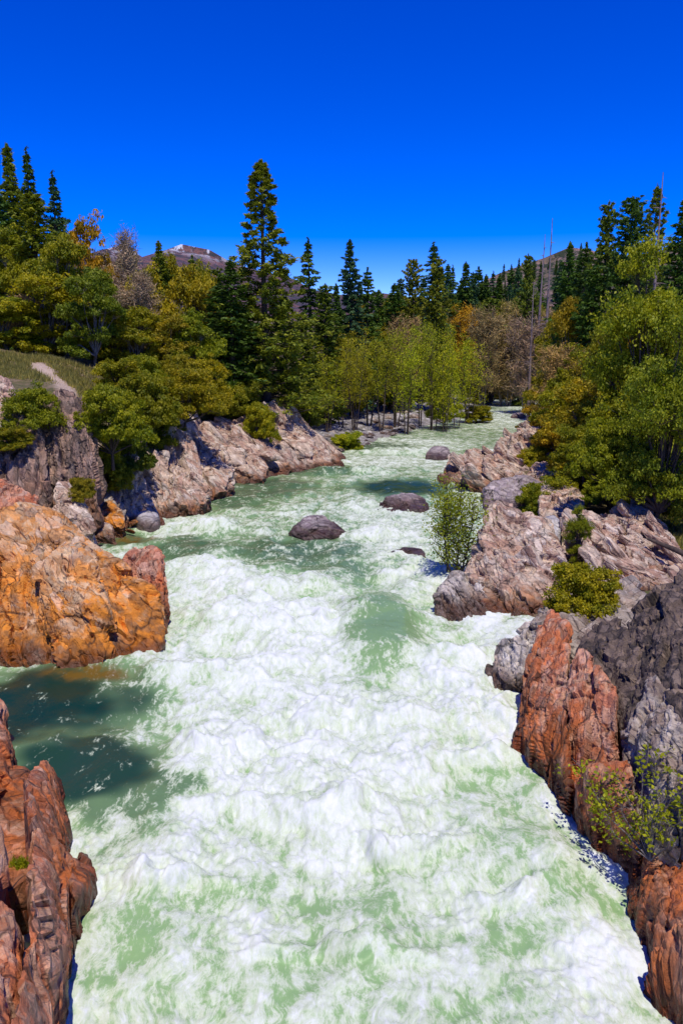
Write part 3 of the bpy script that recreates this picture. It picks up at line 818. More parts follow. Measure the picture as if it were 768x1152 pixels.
# ---- pale boulders of the gravel bar
rb = random.Random(5)
bm_shapes = []
for s in range(5):
    D, T = ico(4)
    rr = np.random.RandomState(100 + s)
    pts = rr.normal(size=(16, 3)); pts /= np.linalg.norm(pts, axis=1)[:, None]
    pts *= (0.5, 0.42, 0.32)
    V, T = hull_block(pts, 4, k=10, s=.5, amp=.35, seed=s, fr=FR_FLAT)
    bm_shapes.append(mk_mesh('boulder', V, tris=T))
    bm_shapes[-1].materials.append(M_PALE if s < 3 else M_GREY)
for px, py, s in ((118, 596, .9), (132, 598, .7), (146, 600, .6), (100, 590, 1.0), (128, 584, .8), (92, 578, .9), (152, 592, .7), (108, 574, .8)):
    q = water_at(px, py)
    o = link('boulder', bm_shapes[rb.randrange(5)].copy())
    o.data.materials[0] = M_ORANGE
    o.location = (q[0], q[1], .1 + (600 - py) * .012); o.scale = (s * 1.2, s, s * .9)
    o.rotation_euler = (rb.uniform(-.4, .4), rb.uniform(-.4, .4), rb.uniform(0, 6.28))
    tag(o, 'small rusty stone in the shallow inlet behind the big orange rock', 'boulder', 'rusty stones of the inlet')
cnt = 0
while cnt < 120:
    px = rb.uniform(362, 545); py = rb.uniform(462, 512)
    q = water_at(px, py)
    Y = q[1] * 0.93
    x = q[0] * 0.93
    d = float(xl(Y) - x)
    if not (-1.5 < d < 22): continue
    o = link('boulder', bm_shapes[rb.randrange(5)])
    s = rb.uniform(.5, 1.3) * (1.5 if rb.random() < .2 else 1)
    o.location = (x, Y, gz(x, Y) + .05 * s)
    o.scale = (s * rb.uniform(.9, 1.6), s, s * rb.uniform(.7, 1.1))
    o.rotation_euler = (rb.uniform(-.3, .3), rb.uniform(-.3, .3), rb.uniform(0, 6.28))
    tag(o, 'pale grey stone strewn on the gravel bar beneath the slender trees', 'boulder', 'pale stones of the gravel bar')
    cnt += 1

# ------------------------------------------------------------------ vegetation
def leaf_mat(name, rough=.55, transl=.42):
    t = NT(name)
    oc = t.n('ShaderNodeObjectInfo').outputs['Color']
    tone = t.attr('tone')
    c1 = t.mix(1.0, oc, (0.42, 0.55, 0.50), 'MULTIPLY')
    c2 = t.mix(1.0, oc, (1.45, 1.30, 1.0), 'MULTIPLY')
    col = t.mix(t.rng(tone, 0, 1, 0, 1, False), c1, c2)
    df = t.n('ShaderNodeBsdfPrincipled')
    t.put(df.inputs['Base Color'], col)
    df.inputs['Roughness'].default_value = rough
    df.inputs['Specular IOR Level'].default_value = .25
    tr = t.n('ShaderNodeBsdfTranslucent')
    t.put(tr.inputs['Color'], t.mix(1.0, col, (1.1, 1.15, .6), 'MULTIPLY'))
    mx = t.n('ShaderNodeMixShader')
    mx.inputs[0].default_value = transl
    t.t.links.new(df.outputs[0], mx.inputs[1])
    t.t.links.new(tr.outputs[0], mx.inputs[2])
    t.t.links.new(mx.outputs[0], t.out.inputs['Surface'])
    return t.m

def bark_mat(name, a, b):
    t = NT(name)
    p = t.pos()
    s = t.mapping(p, scale=(1, 1, .2))
    n = t.noise(s, 9, 6, .7)
    col = t.mix(t.rng(n, .35, .65), a, b)
    return t.setp(Base_Color=col, Roughness=.9, Normal=t.bump(n, .8, .05))

M_LEAF = leaf_mat('leaf')
M_NEEDLE = leaf_mat('needle', .6, .22)
M_TWIG = leaf_mat('twig', .9, 0.0)
M_BARK = bark_mat('bark_brown', (0.10, 0.065, 0.045), (0.035, 0.025, 0.02))
M_BARKG = bark_mat('bark_grey', (0.20, 0.17, 0.15), (0.08, 0.065, 0.055))
M_SNAG = bark_mat('dead_wood', (0.30, 0.22, 0.20), (0.15, 0.10, 0.09))

def tube(path, radii, n=6):
    path = np.asarray(path, float); m = len(path)
    tan = np.gradient(path, axis=0); tan /= np.linalg.norm(tan, axis=1)[:, None] + 1e-9
    ref = np.array((0.31, 0.95, 0.05))
    a = np.cross(tan, ref); a /= np.linalg.norm(a, axis=1)[:, None] + 1e-9
    b = np.cross(tan, a)
    an = np.arange(n) * 2 * math.pi / n
    V = path[:, None, :] + (np.cos(an)[None, :, None] * a[:, None, :] + np.sin(an)[None, :, None] * b[:, None, :]) * np.asarray(radii)[:, None, None]
    V = V.reshape(-1, 3)
    i = np.arange(m - 1)[:, None] * n; j = np.arange(n)[None, :]; k = (np.arange(n) + 1)[None, :] % n
    Q = np.stack([i + j, i + k, i + n + k, i + n + j], -1).reshape(-1, 4)
    return V, Q

class Tubes:
    def __init__(s): s.V, s.Q, s.n = [], [], 0
    def add(s, path, radii, n=6):
        V, Q = tube(path, radii, n)
        s.V.append(V); s.Q.append(Q + s.n); s.n += len(V)
    def mesh(s, name):
        return mk_mesh(name, np.concatenate(s.V), np.concatenate(s.Q))

def leaves(C, size, rs, up=0.35, aspect=.6, outward=None, tone=None, direction=None, dirw=0.0):
    """one leaf-shaped quad at each centre, random facing biased upwards / outwards"""
    n = len(C)
    nrm = rs.normal(size=(n, 3)); nrm[:, 2] += up * 2
    if outward is not None: nrm += outward
    nrm /= np.linalg.norm(nrm, axis=1)[:, None]
    d = rs.normal(size=(n, 3))
    if direction is not None: d = d * (1 - dirw) + direction * dirw * 2
    d -= nrm * (d * nrm).sum(1)[:, None]; d /= np.linalg.norm(d, axis=1)[:, None] + 1e-9
    e = np.cross(nrm, d)
    s = (size * rs.uniform(.6, 1.35, n))[:, None]
    V = np.stack([C - d * s * .5, C + e * s * .5 * aspect - d * s * .05, C + d * s * .5, C - e * s * .5 * aspect - d * s * .05], 1).reshape(-1, 3)
    Q = np.arange(n * 4).reshape(-1, 4)
    if tone is None: tone = rs.rand(n)
    return V, Q, tone

def crown_mesh(name, parts):
    Vs, Qs, Ts, n = [], [], [], 0
    for V, Q, T in parts:
        Vs.append(V); Qs.append(Q + n); Ts.append(T); n += len(V)
    return mk_mesh(name, np.concatenate(Vs), np.concatenate(Qs), face_attrs={'tone': np.concatenate(Ts)}, smooth=False)

def conifer(seed, H=20.0, W=3.2, dens=1.0, shape=.85, tuft=.0, base=.06, leaf=.34, droop=.25, nper=30, bare=0.0):
    """trunk and whorled boughs carrying needle sprays; tuft>0 gathers the needles in balls at bough ends (pine)"""
    rs = np.random.RandomState(seed)
    tb = Tubes()
    lean = rs.normal(0, .012, 2)
    zs = np.linspace(-.4, H, 10)
    tb.add(np.c_[lean[0] * zs, lean[1] * zs, zs], np.interp(zs, [0, H], [H * .016, .02]), 8)
    parts = []
    z = H * base
    Cs, Ds, To = [], [], []
    while z < H * .985:
        t_ = z / H
        env = W * ((1 - t_) ** shape) * (0.78 + .35 * math.sin(seed + t_ * 23) * .5 + rs.uniform(-.12, .12))
        if tuft == 0 and t_ < .15: env *= .75 + t_
        nb = rs.randint(4, 7) if tuft == 0 else rs.randint(3, 6)
        a0 = rs.uniform(0, 6.28)
        for k in range(nb):
            if rs.rand() < bare: continue
            a = a0 + k * 6.28 / nb + rs.uniform(-.35, .35)
            L = env * rs.uniform(.55, 1.18) + .1
            rise = rs.uniform(-.1, .25) + .55 * t_ ** 2
            tt = np.linspace(0, 1, 5)
            bx = L * tt
            bz = z + L * (rise * tt - droop * tt ** 2 + (.25 * tt ** 3 if tuft else 0))
            path = np.c_[np.cos(a) * bx + lean[0] * z, np.sin(a) * bx + lean[1] * z, bz]
            tb.add(path, np.linspace(.012 * L + .015, .008, 5), 3)
            m = int(nper * dens * (.35 + L / W))
            if tuft:
                nt = max(1, int(L * 1.5))
                for q in range(nt):
                    s_ = 1 - q * .8 / max(nt, 1) * rs.uniform(.6, 1)
                    cpt = np.array([np.interp(s_, tt, path[:, i]) for i in range(3)]) + rs.normal(0, .12 * L, 3) * (1, 1, .4)
                    mm = max(6, int(m / nt))
                    v = rs.normal(size=(mm, 3)); v /= np.linalg.norm(v, axis=1)[:, None]
                    Cs.append(cpt + v * tuft * min(1, .25 + 1.6 * (1 - t_)) * rs.uniform(.2, 1, (mm, 1)) * (1, 1, .7)); Ds.append(v)
                    To.append(np.clip(rs.uniform(.1, .7) + rs.normal(0, .15, mm), 0, 1))
            else:
                s_ = rs.uniform(.12, 1, m) ** .8
                side = rs.normal(0, 1, m) * .26 * L * (1.05 - s_) + rs.normal(0, .06, m)
                c = np.c_[np.interp(s_, tt, path[:, 0]) - np.sin(a) * side, np.interp(s_, tt, path[:, 1]) + np.cos(a) * side,
                          np.interp(s_, tt, path[:, 2]) - np.abs(side) * .35 + rs.normal(0, .07, m)]
                Cs.append(c)
                dr = np.c_[np.full(m, math.cos(a)) - np.sin(a) * np.sign(side) * .8, np.full(m, math.sin(a)) + np.cos(a) * np.sign(side) * .8, np.full(m, -.25)]
                Ds.append(dr)
                To.append(np.clip(rs.uniform(.1, .7) + rs.normal(0, .16, m), 0, 1))
        z += H * .022 * (min(1, .4 + 2 * (1 - t_)) if tuft else 1) * rs.uniform(.7, 1.4) / dens ** (.9 if tuft else .3)
    # leader
    c = np.c_[rs.normal(0, .06, 40) + lean[0] * H, rs.normal(0, .06, 40) + lean[1] * H, rs.uniform(H * .955, H * 1.005, 40)]
    Cs.append(c); Ds.append(np.tile((0, 0, 1.), (40, 1))); To.append(rs.rand(40) * .5)
    C = np.concatenate(Cs); D = np.concatenate(Ds); T = np.concatenate(To)
    V, Q, T = leaves(C, leaf, rs, up=.5, aspect=.38, direction=D, dirw=.7, tone=T)
    return tb.mesh('trunk'), crown_mesh('crown', [(V, Q, T)]), H

def broad(seed, H=9.0, W=4.0, lobes=9, clumps=16, per=110, leaf=.17, stem=.28, flat=.75, trunk_r=.16, forks=5, sparse=1.0, upl=.35, low=.0, skirt=True):
    """forked limbs, each carrying leaf clumps spread through a lumpy crown"""
    rs = np.random.RandomState(seed)
    tb = Tubes()
    Cs, Os, To = [], [], []
    top = H * stem
    wob = rs.normal(0, .06 * H, 2)
    tb.add([(0, 0, -.4), (wob[0] * .3, wob[1] * .3, top * .5), (wob[0], wob[1], top)], [trunk_r * 1.3, trunk_r, trunk_r * .8], 8)
    nsk = lobes // 2 if skirt else 0
    for l in range(lobes + nsk):
        a = l * 2.399 + rs.uniform(-.4, .4)
        rr = W * .62 * math.sqrt((min(l, lobes) + .4) / lobes) * rs.uniform(.8, 1.1)
        zz = top + (H - top) * (low + (1 - low) * (1 - .85 * (rr / W) ** 1.3 * rs.uniform(.6, 1.3)) * rs.uniform(.55, .9))
        c = np.array((math.cos(a) * rr + wob[0], math.sin(a) * rr + wob[1], zz))
        R_ = W * rs.uniform(.30, .46)
        if l >= lobes:
            rr = W * rs.uniform(.45, .75); R_ = W * rs.uniform(.28, .36)
            c = np.array((math.cos(a) * rr, math.sin(a) * rr, H * rs.uniform(.10, .34)))
            zz = c[2]
        mid_ = np.array((c[0] * .45 + wob[0] * .5, c[1] * .45 + wob[1] * .5, top + (zz - top) * .6)) + rs.normal(0, .05 * W, 3)
        tb.add([(wob[0], wob[1], top * .92), mid_, c], [trunk_r * .6, trunk_r * .35, trunk_r * .12], 5)
        for k in range(clumps):
            v = rs.normal(size=3); v /= np.linalg.norm(v)
            if v[2] < -.3: v[2] *= -.5
            cc = c + v * R_ * rs.uniform(.45, 1.05) * np.array((1, 1, flat))
            if k % 2 == 0: tb.add([c * .8 + mid_ * .2, (c + cc) / 2 + rs.normal(0, .04 * W, 3), cc], [trunk_r * .14, trunk_r * .08, .008], 3)
            m = int(per * sparse * rs.uniform(.5, 1.3))
            w = rs.normal(size=(m, 3)); w /= np.linalg.norm(w, axis=1)[:, None]
            cr = R_ * rs.uniform(.26, .44)
            Cs.append(cc + w * cr * (rs.rand(m, 1) ** .5) * (1, 1, .62)); Os.append(w * .5 + v * .4)
            To.append(np.clip(rs.uniform(.12, .75) + rs.normal(0, .17, m), 0, 1))
    C = np.concatenate(Cs); O = np.concatenate(Os); T = np.concatenate(To)
    V, Q, T = leaves(C, leaf, rs, up=upl, aspect=.62, outward=O, tone=T)
    return tb.mesh('trunk'), crown_mesh('crown', [(V, Q, T)]), H

def slender(seed, H=11.0, W=2.6, stems=2, per=9, leaf=.17, leafn=1.0, twig=0.0, low=.22):
    """slim upright stems with ascending branches and thin spring leaf or bare twig haze"""
    rs = np.random.RandomState(seed)
    tb = Tubes(); Cs, To = [], []; parts = []
    TC, TD = [], []
    for s in range(stems):
        a = s * 6.28 / stems + rs.uniform(0, 1)
        sp = (W * .35 if stems > 1 else .2)
        hh = H * rs.uniform(.8, 1.0)
        tt = np.linspace(0, 1, 8)
        bx = math.cos(a) * sp * (.25 + tt) + np.cumsum(rs.normal(0, .06, 8)); by = math.sin(a) * sp * (.25 + tt) + np.cumsum(rs.normal(0, .06, 8))
        path = np.c_[bx, by, tt * hh - .3]
        tb.add(path, np.linspace(H * .0085, .012, 8), 6)
        for b in range(34):
            u_ = rs.uniform(low, .98)
            o = np.array([np.interp(u_, tt, path[:, i]) for i in range(3)])
            al = rs.uniform(0, 6.28)
            L = W * rs.uniform(.35, .8) * (1.15 - u_ * .8)
            e = o + np.array((math.cos(al) * L, math.sin(al) * L, L * rs.uniform(.35, 1.0)))
            m_ = (o + e) / 2 + np.array((0, 0, -.1 * L)) + rs.normal(0, .05, 3)
            tb.add([o, m_, e], [.03, .018, .008], 3)
            for k in range(per):
                f_ = rs.uniform(.25, 1.05)
                cc = o + (e - o) * f_ + rs.normal(0, .16 * W * .6, 3)
                m = int(12 * leafn * rs.uniform(.4, 1.4))
                if m:
                    Cs.append(cc + rs.normal(0, .17, (m, 3))); To.append(np.clip(rs.uniform(.15, .8) + rs.normal(0, .15, m), 0, 1))
                nt = int(5 * twig)
                if nt:
                    TC.append(cc + rs.normal(0, .2, (nt, 3))); d = rs.normal(0, .6, (nt, 3)) + (math.cos(al), math.sin(al), 1.0); TD.append(d)
    trunk = tb.mesh('trunk')
    if Cs:
        C = np.concatenate(Cs); parts.append(leaves(C, leaf, rs, up=.3, aspect=.65, tone=np.concatenate(To)))
    if TC:
        C = np.concatenate(TC); parts.append(leaves(C, .55, rs, aspect=.07, direction=np.concatenate(TD), dirw=.8))
    return trunk, crown_mesh('crown', parts), H

def snag(seed, H=22.0, n=46, lean=.0):
    rs = np.random.RandomState(seed)
    tb = Tubes(); br = []
    zs = np.linspace(-.4, H, 9)
    tb.add(np.c_[lean * zs, zs * 0, zs], np.interp(zs, [0, H], [H * .013, .03]), 8)
    for k in range(n):
        z = H * rs.uniform(.25, .97); a = rs.uniform(0, 6.28); L = (1.05 - z / H) * 2.2 * rs.uniform(.4, 1.2) + .25
        o = np.array((lean * z, 0, z)); e = o + (math.cos(a) * L, math.sin(a) * L, L * rs.uniform(-.35, .2))
        b1 = Tubes(); b1.add([o, (o + e) / 2 + (0, 0, .08 * L), e], [.055, .035, .012], 4); br.append(b1.mesh('limb'))
    return tb.mesh('trunk'), br, H

def dead(seed, lean=0.0):
    (tm, bm_, H) = snag(seed, 22, 26, lean)
    return tm, bm_, H

PROTO = {
    'fir0': (conifer(1, 20, 3.4, 1.9, .74, leaf=.42, nper=34), M_BARK, M_NEEDLE, 'fir_tree', 3.4),
    'fir1': (conifer(2, 20, 3.7, 1.9, .70, leaf=.42, nper=34), M_BARK, M_NEEDLE, 'fir_tree', 3.7),
    'fir2': (conifer(3, 20, 3.2, 1.8, .80, droop=.4, leaf=.42, nper=34), M_BARK, M_NEEDLE, 'fir_tree', 3.2),
    'fir3': (conifer(8, 20, 3.9, 1.5, .78, leaf=.42, nper=34, bare=.28, droop=.45), M_BARK, M_NEEDLE, 'fir_tree', 3.9),
    'fir4': (conifer(9, 20, 3.0, 1.6, .62, leaf=.42, nper=32, bare=.18), M_BARK, M_NEEDLE, 'fir_tree', 3.0),
    'cedar0': (conifer(4, 20, 3.6, 2.0, .42, leaf=.44, droop=.15, nper=30), M_BARK, M_NEEDLE, 'cedar_tree', 3.6),
    'cedar1': (conifer(5, 20, 4.0, 2.0, .36, leaf=.44, droop=.12, nper=30), M_BARK, M_NEEDLE, 'cedar_tree', 4.0),
    'pine0': (conifer(6, 22, 4.7, 2.0, .88, tuft=.46, leaf=.34, droop=.15, base=.04, nper=66), M_BARK, M_NEEDLE, 'pine_tree', 3.9),
    'pine1': (conifer(7, 22, 3.8, 1.6, .75, tuft=.50, leaf=.34, droop=.1, base=.10, nper=60, bare=.1), M_BARK, M_NEEDLE, 'pine_tree', 3.4),
    'oak0': (broad(11, 9, 4.2, 17, 16, 84, .22, stem=.10, low=-.02), M_BARKG, M_LEAF, 'oak_tree', 4.2),
    'oak1': (broad(12, 9, 3.8, 16, 16, 84, .22, flat=.8, stem=.12, low=0), M_BARKG, M_LEAF, 'oak_tree', 3.8),
    'oak2': (broad(13, 9, 3.6, 18, 14, 84, .21, stem=.08, low=-.02), M_BARKG, M_LEAF, 'oak_tree', 3.6),
    'near0': (broad(14, 11, 4.2, 22, 18, 80, .17, stem=.16, trunk_r=.2), M_BARK, M_LEAF, 'oak_tree', 4.2),
    'bush0': (broad(21, 2.6, 2.0, 13, 14, 130, .10, stem=.05, trunk_r=.06, low=-.12), M_BARK, M_LEAF, 'bush', 2.0),
    'bush1': (broad(22, 2.6, 1.8, 12, 14, 140, .095, stem=.05, trunk_r=.06, low=-.1, flat=.65), M_BARK, M_LEAF, 'bush', 1.8),
    'bush2': (broad(23, 2.6, 2.2, 15, 12, 120, .105, stem=.05, trunk_r=.06, low=-.12), M_BARK, M_LEAF, 'bush', 2.2),
    'alder0': (slender(31, 11, 2.8, 3, 6, .17, .46, .25, .34), M_BARK, M_LEAF, 'alder_tree', 3.2),
    'alder1': (slender(32, 11, 2.6, 2, 7, .17, .48, .25, .38), M_BARK, M_LEAF, 'alder_tree', 2.9),
    'alder2': (slender(33, 11, 3.2, 4, 5, .16, .44, .3, .36), M_BARK, M_LEAF, 'alder_tree', 3.5),
    'bare0': (slender(34, 11, 3.0, 3, 8, .16, .30, 2.0, .25), M_BARKG, M_TWIG, 'bare_tree', 3.4),
    'bare1': (slender(35, 11, 2.6, 4, 8, .16, .40, 1.8, .25), M_BARKG, M_TWIG, 'bare_tree', 3.2),
    'sapling': (slender(36, 4.2, 1.15, 4, 6, .085, .8, .1, .18), M_BARK, M_LEAF, 'sapling', 1.4),
    'snag0': (dead(41), M_SNAG, M_SNAG, 'dead_tree', 2),
    'snag1': (dead(42, .01), M_SNAG, M_SNAG, 'dead_tree', 2),
}
def measure(pr):
    (tm, cm, H), b_, l_, nm, W = pr
    if isinstance(cm, list): return pr
    co = np.empty(len(cm.vertices) * 3, np.float32); cm.vertices.foreach_get('co', co); co = co.reshape(-1, 3)
    return (tm, cm, float(co[:, 2].max()) - .05), b_, l_, nm, float(np.percentile(np.hypot(co[:, 0], co[:, 1]), 96))
for k_ in PROTO: PROTO[k_] = measure(PROTO[k_])
DG = (0.095, 0.165, 0.020); DG2 = (0.185, 0.225, 0.016); MG = (0.25, 0.27, 0.014); BG = (0.070, 0.150, 0.060)
OL = (0.36, 0.315, 0.010); OLG = (0.28, 0.285, 0.010); YG = (0.46, 0.48, 0.018); OR = (0.50, 0.29, 0.014); BR = (0.38, 0.26, 0.11); PK = (0.40, 0.28, 0.18); LG = (0.32, 0.35, 0.015); YO = (0.42, 0.32, 0.014)
rt = random.Random(3)
def plant(kind, px, top, Y, label, tint, wpx=None, base=None, group=None, cat=None, name=None):
    """a tree or bush standing on the ground at distance Y under photo column px, as tall as photo row top asks"""
    (tm, cm, H), bark, leaf, nm, W = PROTO[kind]
    q = at(px, top, Y)
    if base is not None:
        zb = at(px, base, Y)[2]
    else:
        zb = gz(q[0], Y) - .1
    s = max((q[2] - zb) / H, .05)
    if wpx and nm in ('fir_tree', 'pine_tree'): wpx *= 1.35
    elif wpx and nm == 'cedar_tree': wpx *= 1.15

    sw = s if wpx is None else (wpx / F_PX * Y) / (2 * W)
    name = name or nm
    o = bpy.data.objects.new(name, None); COL.objects.link(o)
    o.empty_display_size = .3
    o.location = (q[0], Y, zb); o.scale = (sw, sw, s); o.rotation_euler = (rt.gauss(0, .010), rt.gauss(0, .010), rt.uniform(0, 6.28))
    tag(o, label, cat or name.replace('_', ' '), group)
    link('trunk', tm, bark, o)
    if isinstance(cm, list):
        for b_ in cm: link('limb', b_, leaf, o)
        return o
    c = link('crown', cm, leaf, o)
    k = rt.uniform(.85, 1.15)
    c.color = (tint[0] * k * rt.uniform(.92, 1.08), tint[1] * k, tint[2], 1)
    return o

TREES = [
# --- left skyline and hillside
('fir2', 13, 158, 74, 'tallest dark fir of the twin spires at the upper left edge', DG2, 44),
('fir3', 26, 163, 78, 'dark fir right of the tallest spire, second of the twin spires', DG, 40),
('fir3', 58, 190, 80, 'lone bluish fir right of the twin spires on the left skyline', BG, 40),
('cedar0', 34, 215, 66, 'broad olive-lit cedar below the twin spires on the left', MG, 70),
('fir1', -6, 205, 72, 'dark fir cut by the left picture edge below the twin spires', DG, 50),
('oak1', 8, 248, 64, 'olive oak at the left edge below the dark firs', OLG, 66),
('oak1', 96, 234, 72, 'rusty orange-leaved oak on the left skyline', OR, 66),
('bare0', 130, 248, 80, 'bare grey-brown tree right of the rusty oak on the skyline', PK, 50),
('bare1', 118, 270, 72, 'pinkish bare tree on the left slope in front of the rusty oak', PK, 60),
('oak2', 60, 262, 62, 'dark green oak under the olive cedar on the left hillside', OLG, 80),
('oak0', 100, 300, 58, 'shaded dark green oak in the centre of the left hillside', DG2, 76),
('oak0', 36, 300, 61, 'large round olive oak above the grassy bench at left', OL, 110),
('oak1', 4, 330, 60, 'olive oak cut by the left edge above the grassy bench', OLG, 90),
('oak2', 88, 348, 63, 'dark green low oak right of the large olive oak', OLG, 60),
('fir1', 179, 270, 84, 'small pointed fir on the skyline left of the snowy peak', DG2, 34),
('fir4', 215, 286, 90, 'small dark fir silhouetted under the snowy peak', DG2, 26),
('oak1', 166, 292, 70, 'orange-brown oak on the slope under the small pointed fir', YO, 70),
('bare0', 148, 300, 62, 'leafless grey tree in the middle of the left slope', PK, 56),
('oak0', 208, 296, 72, 'olive-brown oak on the slope below the snowy peak', YO, 76),
('oak2', 236, 306, 74, 'yellowish oak on the slope left of the tall pine', OL, 60),
('oak1', 128, 320, 64, 'mid green oak left of the round olive oaks on the slope', OLG, 66),
('oak0', 156, 344, 60, 'rounded bright olive oak above the end of the grassy bench', OL, 76),
('oak2', 190, 352, 60, 'olive oak with brownish top left of the tall pine group', YO, 70),
('oak1', 222, 345, 60, 'dark olive oak at the foot of the tall pine, left side', OLG, 66),
('oak0', 190, 284, 86, 'olive oak at the skyline right of the small pointed fir', OL, 60),
('oak2', 232, 288, 92, 'olive-green oak at the skyline right of the small silhouetted fir', OLG, 54),
('cedar0', 246, 300, 88, 'green cedar at the skyline left of the tall pine', DG2, 40),
('oak1', 150, 276, 88, 'orange-olive oak at the skyline left of the small pointed fir', YO, 56),
('oak0', 70, 246, 84, 'olive oak at the skyline between the lone fir and the rusty oak', OLG, 56),
# --- tall pine group
('pine0', 295, 177, 66, 'tallest pine standing alone against the sky left of centre', MG, 92),
('fir1', 258, 292, 64, 'dark fir leaning close to the left of the tall pine', DG, 54),
('fir0', 240, 318, 66, 'short dark fir second to the left of the tall pine', DG, 44),
('cedar1', 272, 345, 67, 'dense dark cedar at the left foot of the tall pine', DG2, 56),
('cedar0', 338, 352, 74, 'dense green cedar at the right foot of the tall pine', MG, 42),
('pine1', 320, 330, 70, 'shorter shaggy pine just right of the tall pine trunk', MG, 40),
('fir3', 351, 265, 86, 'slim fir on the skyline right of the tall pine', DG, 42),
('cedar0', 364, 318, 84, 'dark cedar at the foot of the slim skyline fir', DG2, 44),
('fir1', 396, 269, 100, 'bluish fir with layered boughs on the centre skyline', BG, 36),
('fir4', 415, 300, 104, 'short fir right of the bluish layered fir', DG, 28),
('fir2', 382, 318, 98, 'small fir left of the bluish layered fir', DG, 26),
('cedar1', 464, 291, 112, 'rounded green cedar on the centre skyline', MG, 34),
('fir3', 488, 270, 126, 'tall dark fir behind the two green cedars at centre', BG, 42),
('cedar0', 491, 288, 110, 'yellow-lit cedar in front of the tall dark fir at centre', MG, 34),
('fir0', 440, 318, 108, 'low dark fir left of the rounded green cedar', DG, 34),
('cedar0', 428, 325, 112, 'blunt dark cedar between the bluish fir and rounded cedar', DG, 30),
# --- valley snags
('snag0', 620, 246, 108, 'tall bare dead trunk standing over the valley trees', BR, None),
('snag1', 608, 264, 120, 'thin dead trunk left of the tallest dead trunk', BR, None),
('snag1', 601, 315, 100, 'short broken dead trunk below the thin dead trunk', BR, None),
# --- right skyline
('cedar0', 598, 284, 125, 'round-topped cedar left of the dead trunks', DG2, 28),
('fir1', 640, 272, 92, 'dark fir just right of the tall dead trunk', DG, 34),
('fir4', 658, 272, 88, 'narrow fir between the dead trunk and the big dark cedars', DG, 34),
('cedar0', 684, 225, 74, 'tall dark cedar, left of the big pair on the right skyline', DG2, 44),
('cedar1', 714, 221, 70, 'bulky dark cedar, right of the big pair on the right skyline', DG, 58),
('snag0', 746, 194, 58, 'reddish dead tree with bare spikes at the upper right', BR, None),
('pine1', 738, 205, 64, 'sparse tufted pine beside the reddish dead tree', DG2, 40),
('fir1', 768, 222, 60, 'dark fir cut by the right picture edge', DG, 50),
('cedar0', 668, 300, 72, 'dark cedar at the foot of the big pair on the right', DG, 46),
('cedar1', 700, 330, 66, 'shadowed cedar under the bulky cedar on the right slope', DG, 54),
# --- right slope broadleaf
('near0', 756, 258, 44, 'big bright green oak crown at the right edge', LG, 130),
('near0', 748, 345, 36, 'near green oak with dark trunk at the right edge of the bank', LG, 120),
('oak1', 720, 395, 44, 'green oak with a thick dark trunk above the right bank', OLG, 90),
('oak2', 690, 372, 56, 'orange-tinged oak on the right slope', OR, 84),
('oak1', 655, 385, 60, 'olive oak left of the orange-tinged oak on the slope', OL, 70),
('oak0', 640, 332, 74, 'olive-yellow oak under the dark firs on the right slope', YO, 60),
('bare0', 640, 382, 66, 'grey-brown bare tree right of the river bend', BR, 60),
('oak2', 668, 425, 48, 'yellow-orange bush-like oak hanging over the right bank', YO, 90),
('oak0', 630, 430, 58, 'olive oak overhanging the water near the far bend', OL, 60),
# --- valley floor
('bare0', 545, 340, 118, 'brown leafless tree behind the yellow-green alders', BR, 46),
('bare1', 572, 346, 124, 'brown bare tree at the far bend, left of the grey boulder', BR, 50),
('oak1', 556, 352, 130, 'dull olive tree behind the far bend of the river', YO, 50),
('bare0', 598, 350, 110, 'purplish bare tree right of the far bend boulder', PK, 50),
('oak2', 618, 352, 100, 'yellow-olive tree at the foot of the tall dead trunk', OL, 46),
('bare1', 522, 335, 128, 'russet bare tree between the green cedars and brown trees', OR, 44),
('alder0', 585, 372, 135, 'pale olive alder at the head of the river bend', YO, 44),
('bare0', 455, 350, 105, 'brown bare tree rising behind the gravel bar alders', BR, 50),
('oak2', 425, 360, 108, 'olive tree behind the gravel bar alders, under the blunt cedar', OL, 50),
('oak1', 388, 372, 96, 'olive tree behind the left end of the alder row', OL, 50),
]
for row in TREES:
    kind, px, top, Y, label, tint, wpx = row
    plant(kind, px, top, Y, label, tint, wpx)
ORD = ['first', 'second', 'third', 'fourth', 'fifth', 'sixth', 'seventh', 'eighth', 'ninth', 'tenth', 'eleventh', 'twelfth']
AL = [(368, 385, 80), (384, 372, 86), (400, 378, 82), (414, 366, 88), (430, 372, 84), (446, 360, 90), (458, 366, 84), (474, 358, 92), (490, 352, 88), (502, 362, 86), (516, 370, 92), (528, 378, 96)]
for i, (px, top, Y) in enumerate(AL):
    plant(['alder0', 'alder1', 'alder2'][i % 3], px, top, Y, 'slender yellow-green alder, %s from the left in the gravel bar row' % ORD[i], YG if i > 5 else (0.42, 0.40, 0.018), rt.uniform(30, 46), group='alders of the gravel bar')

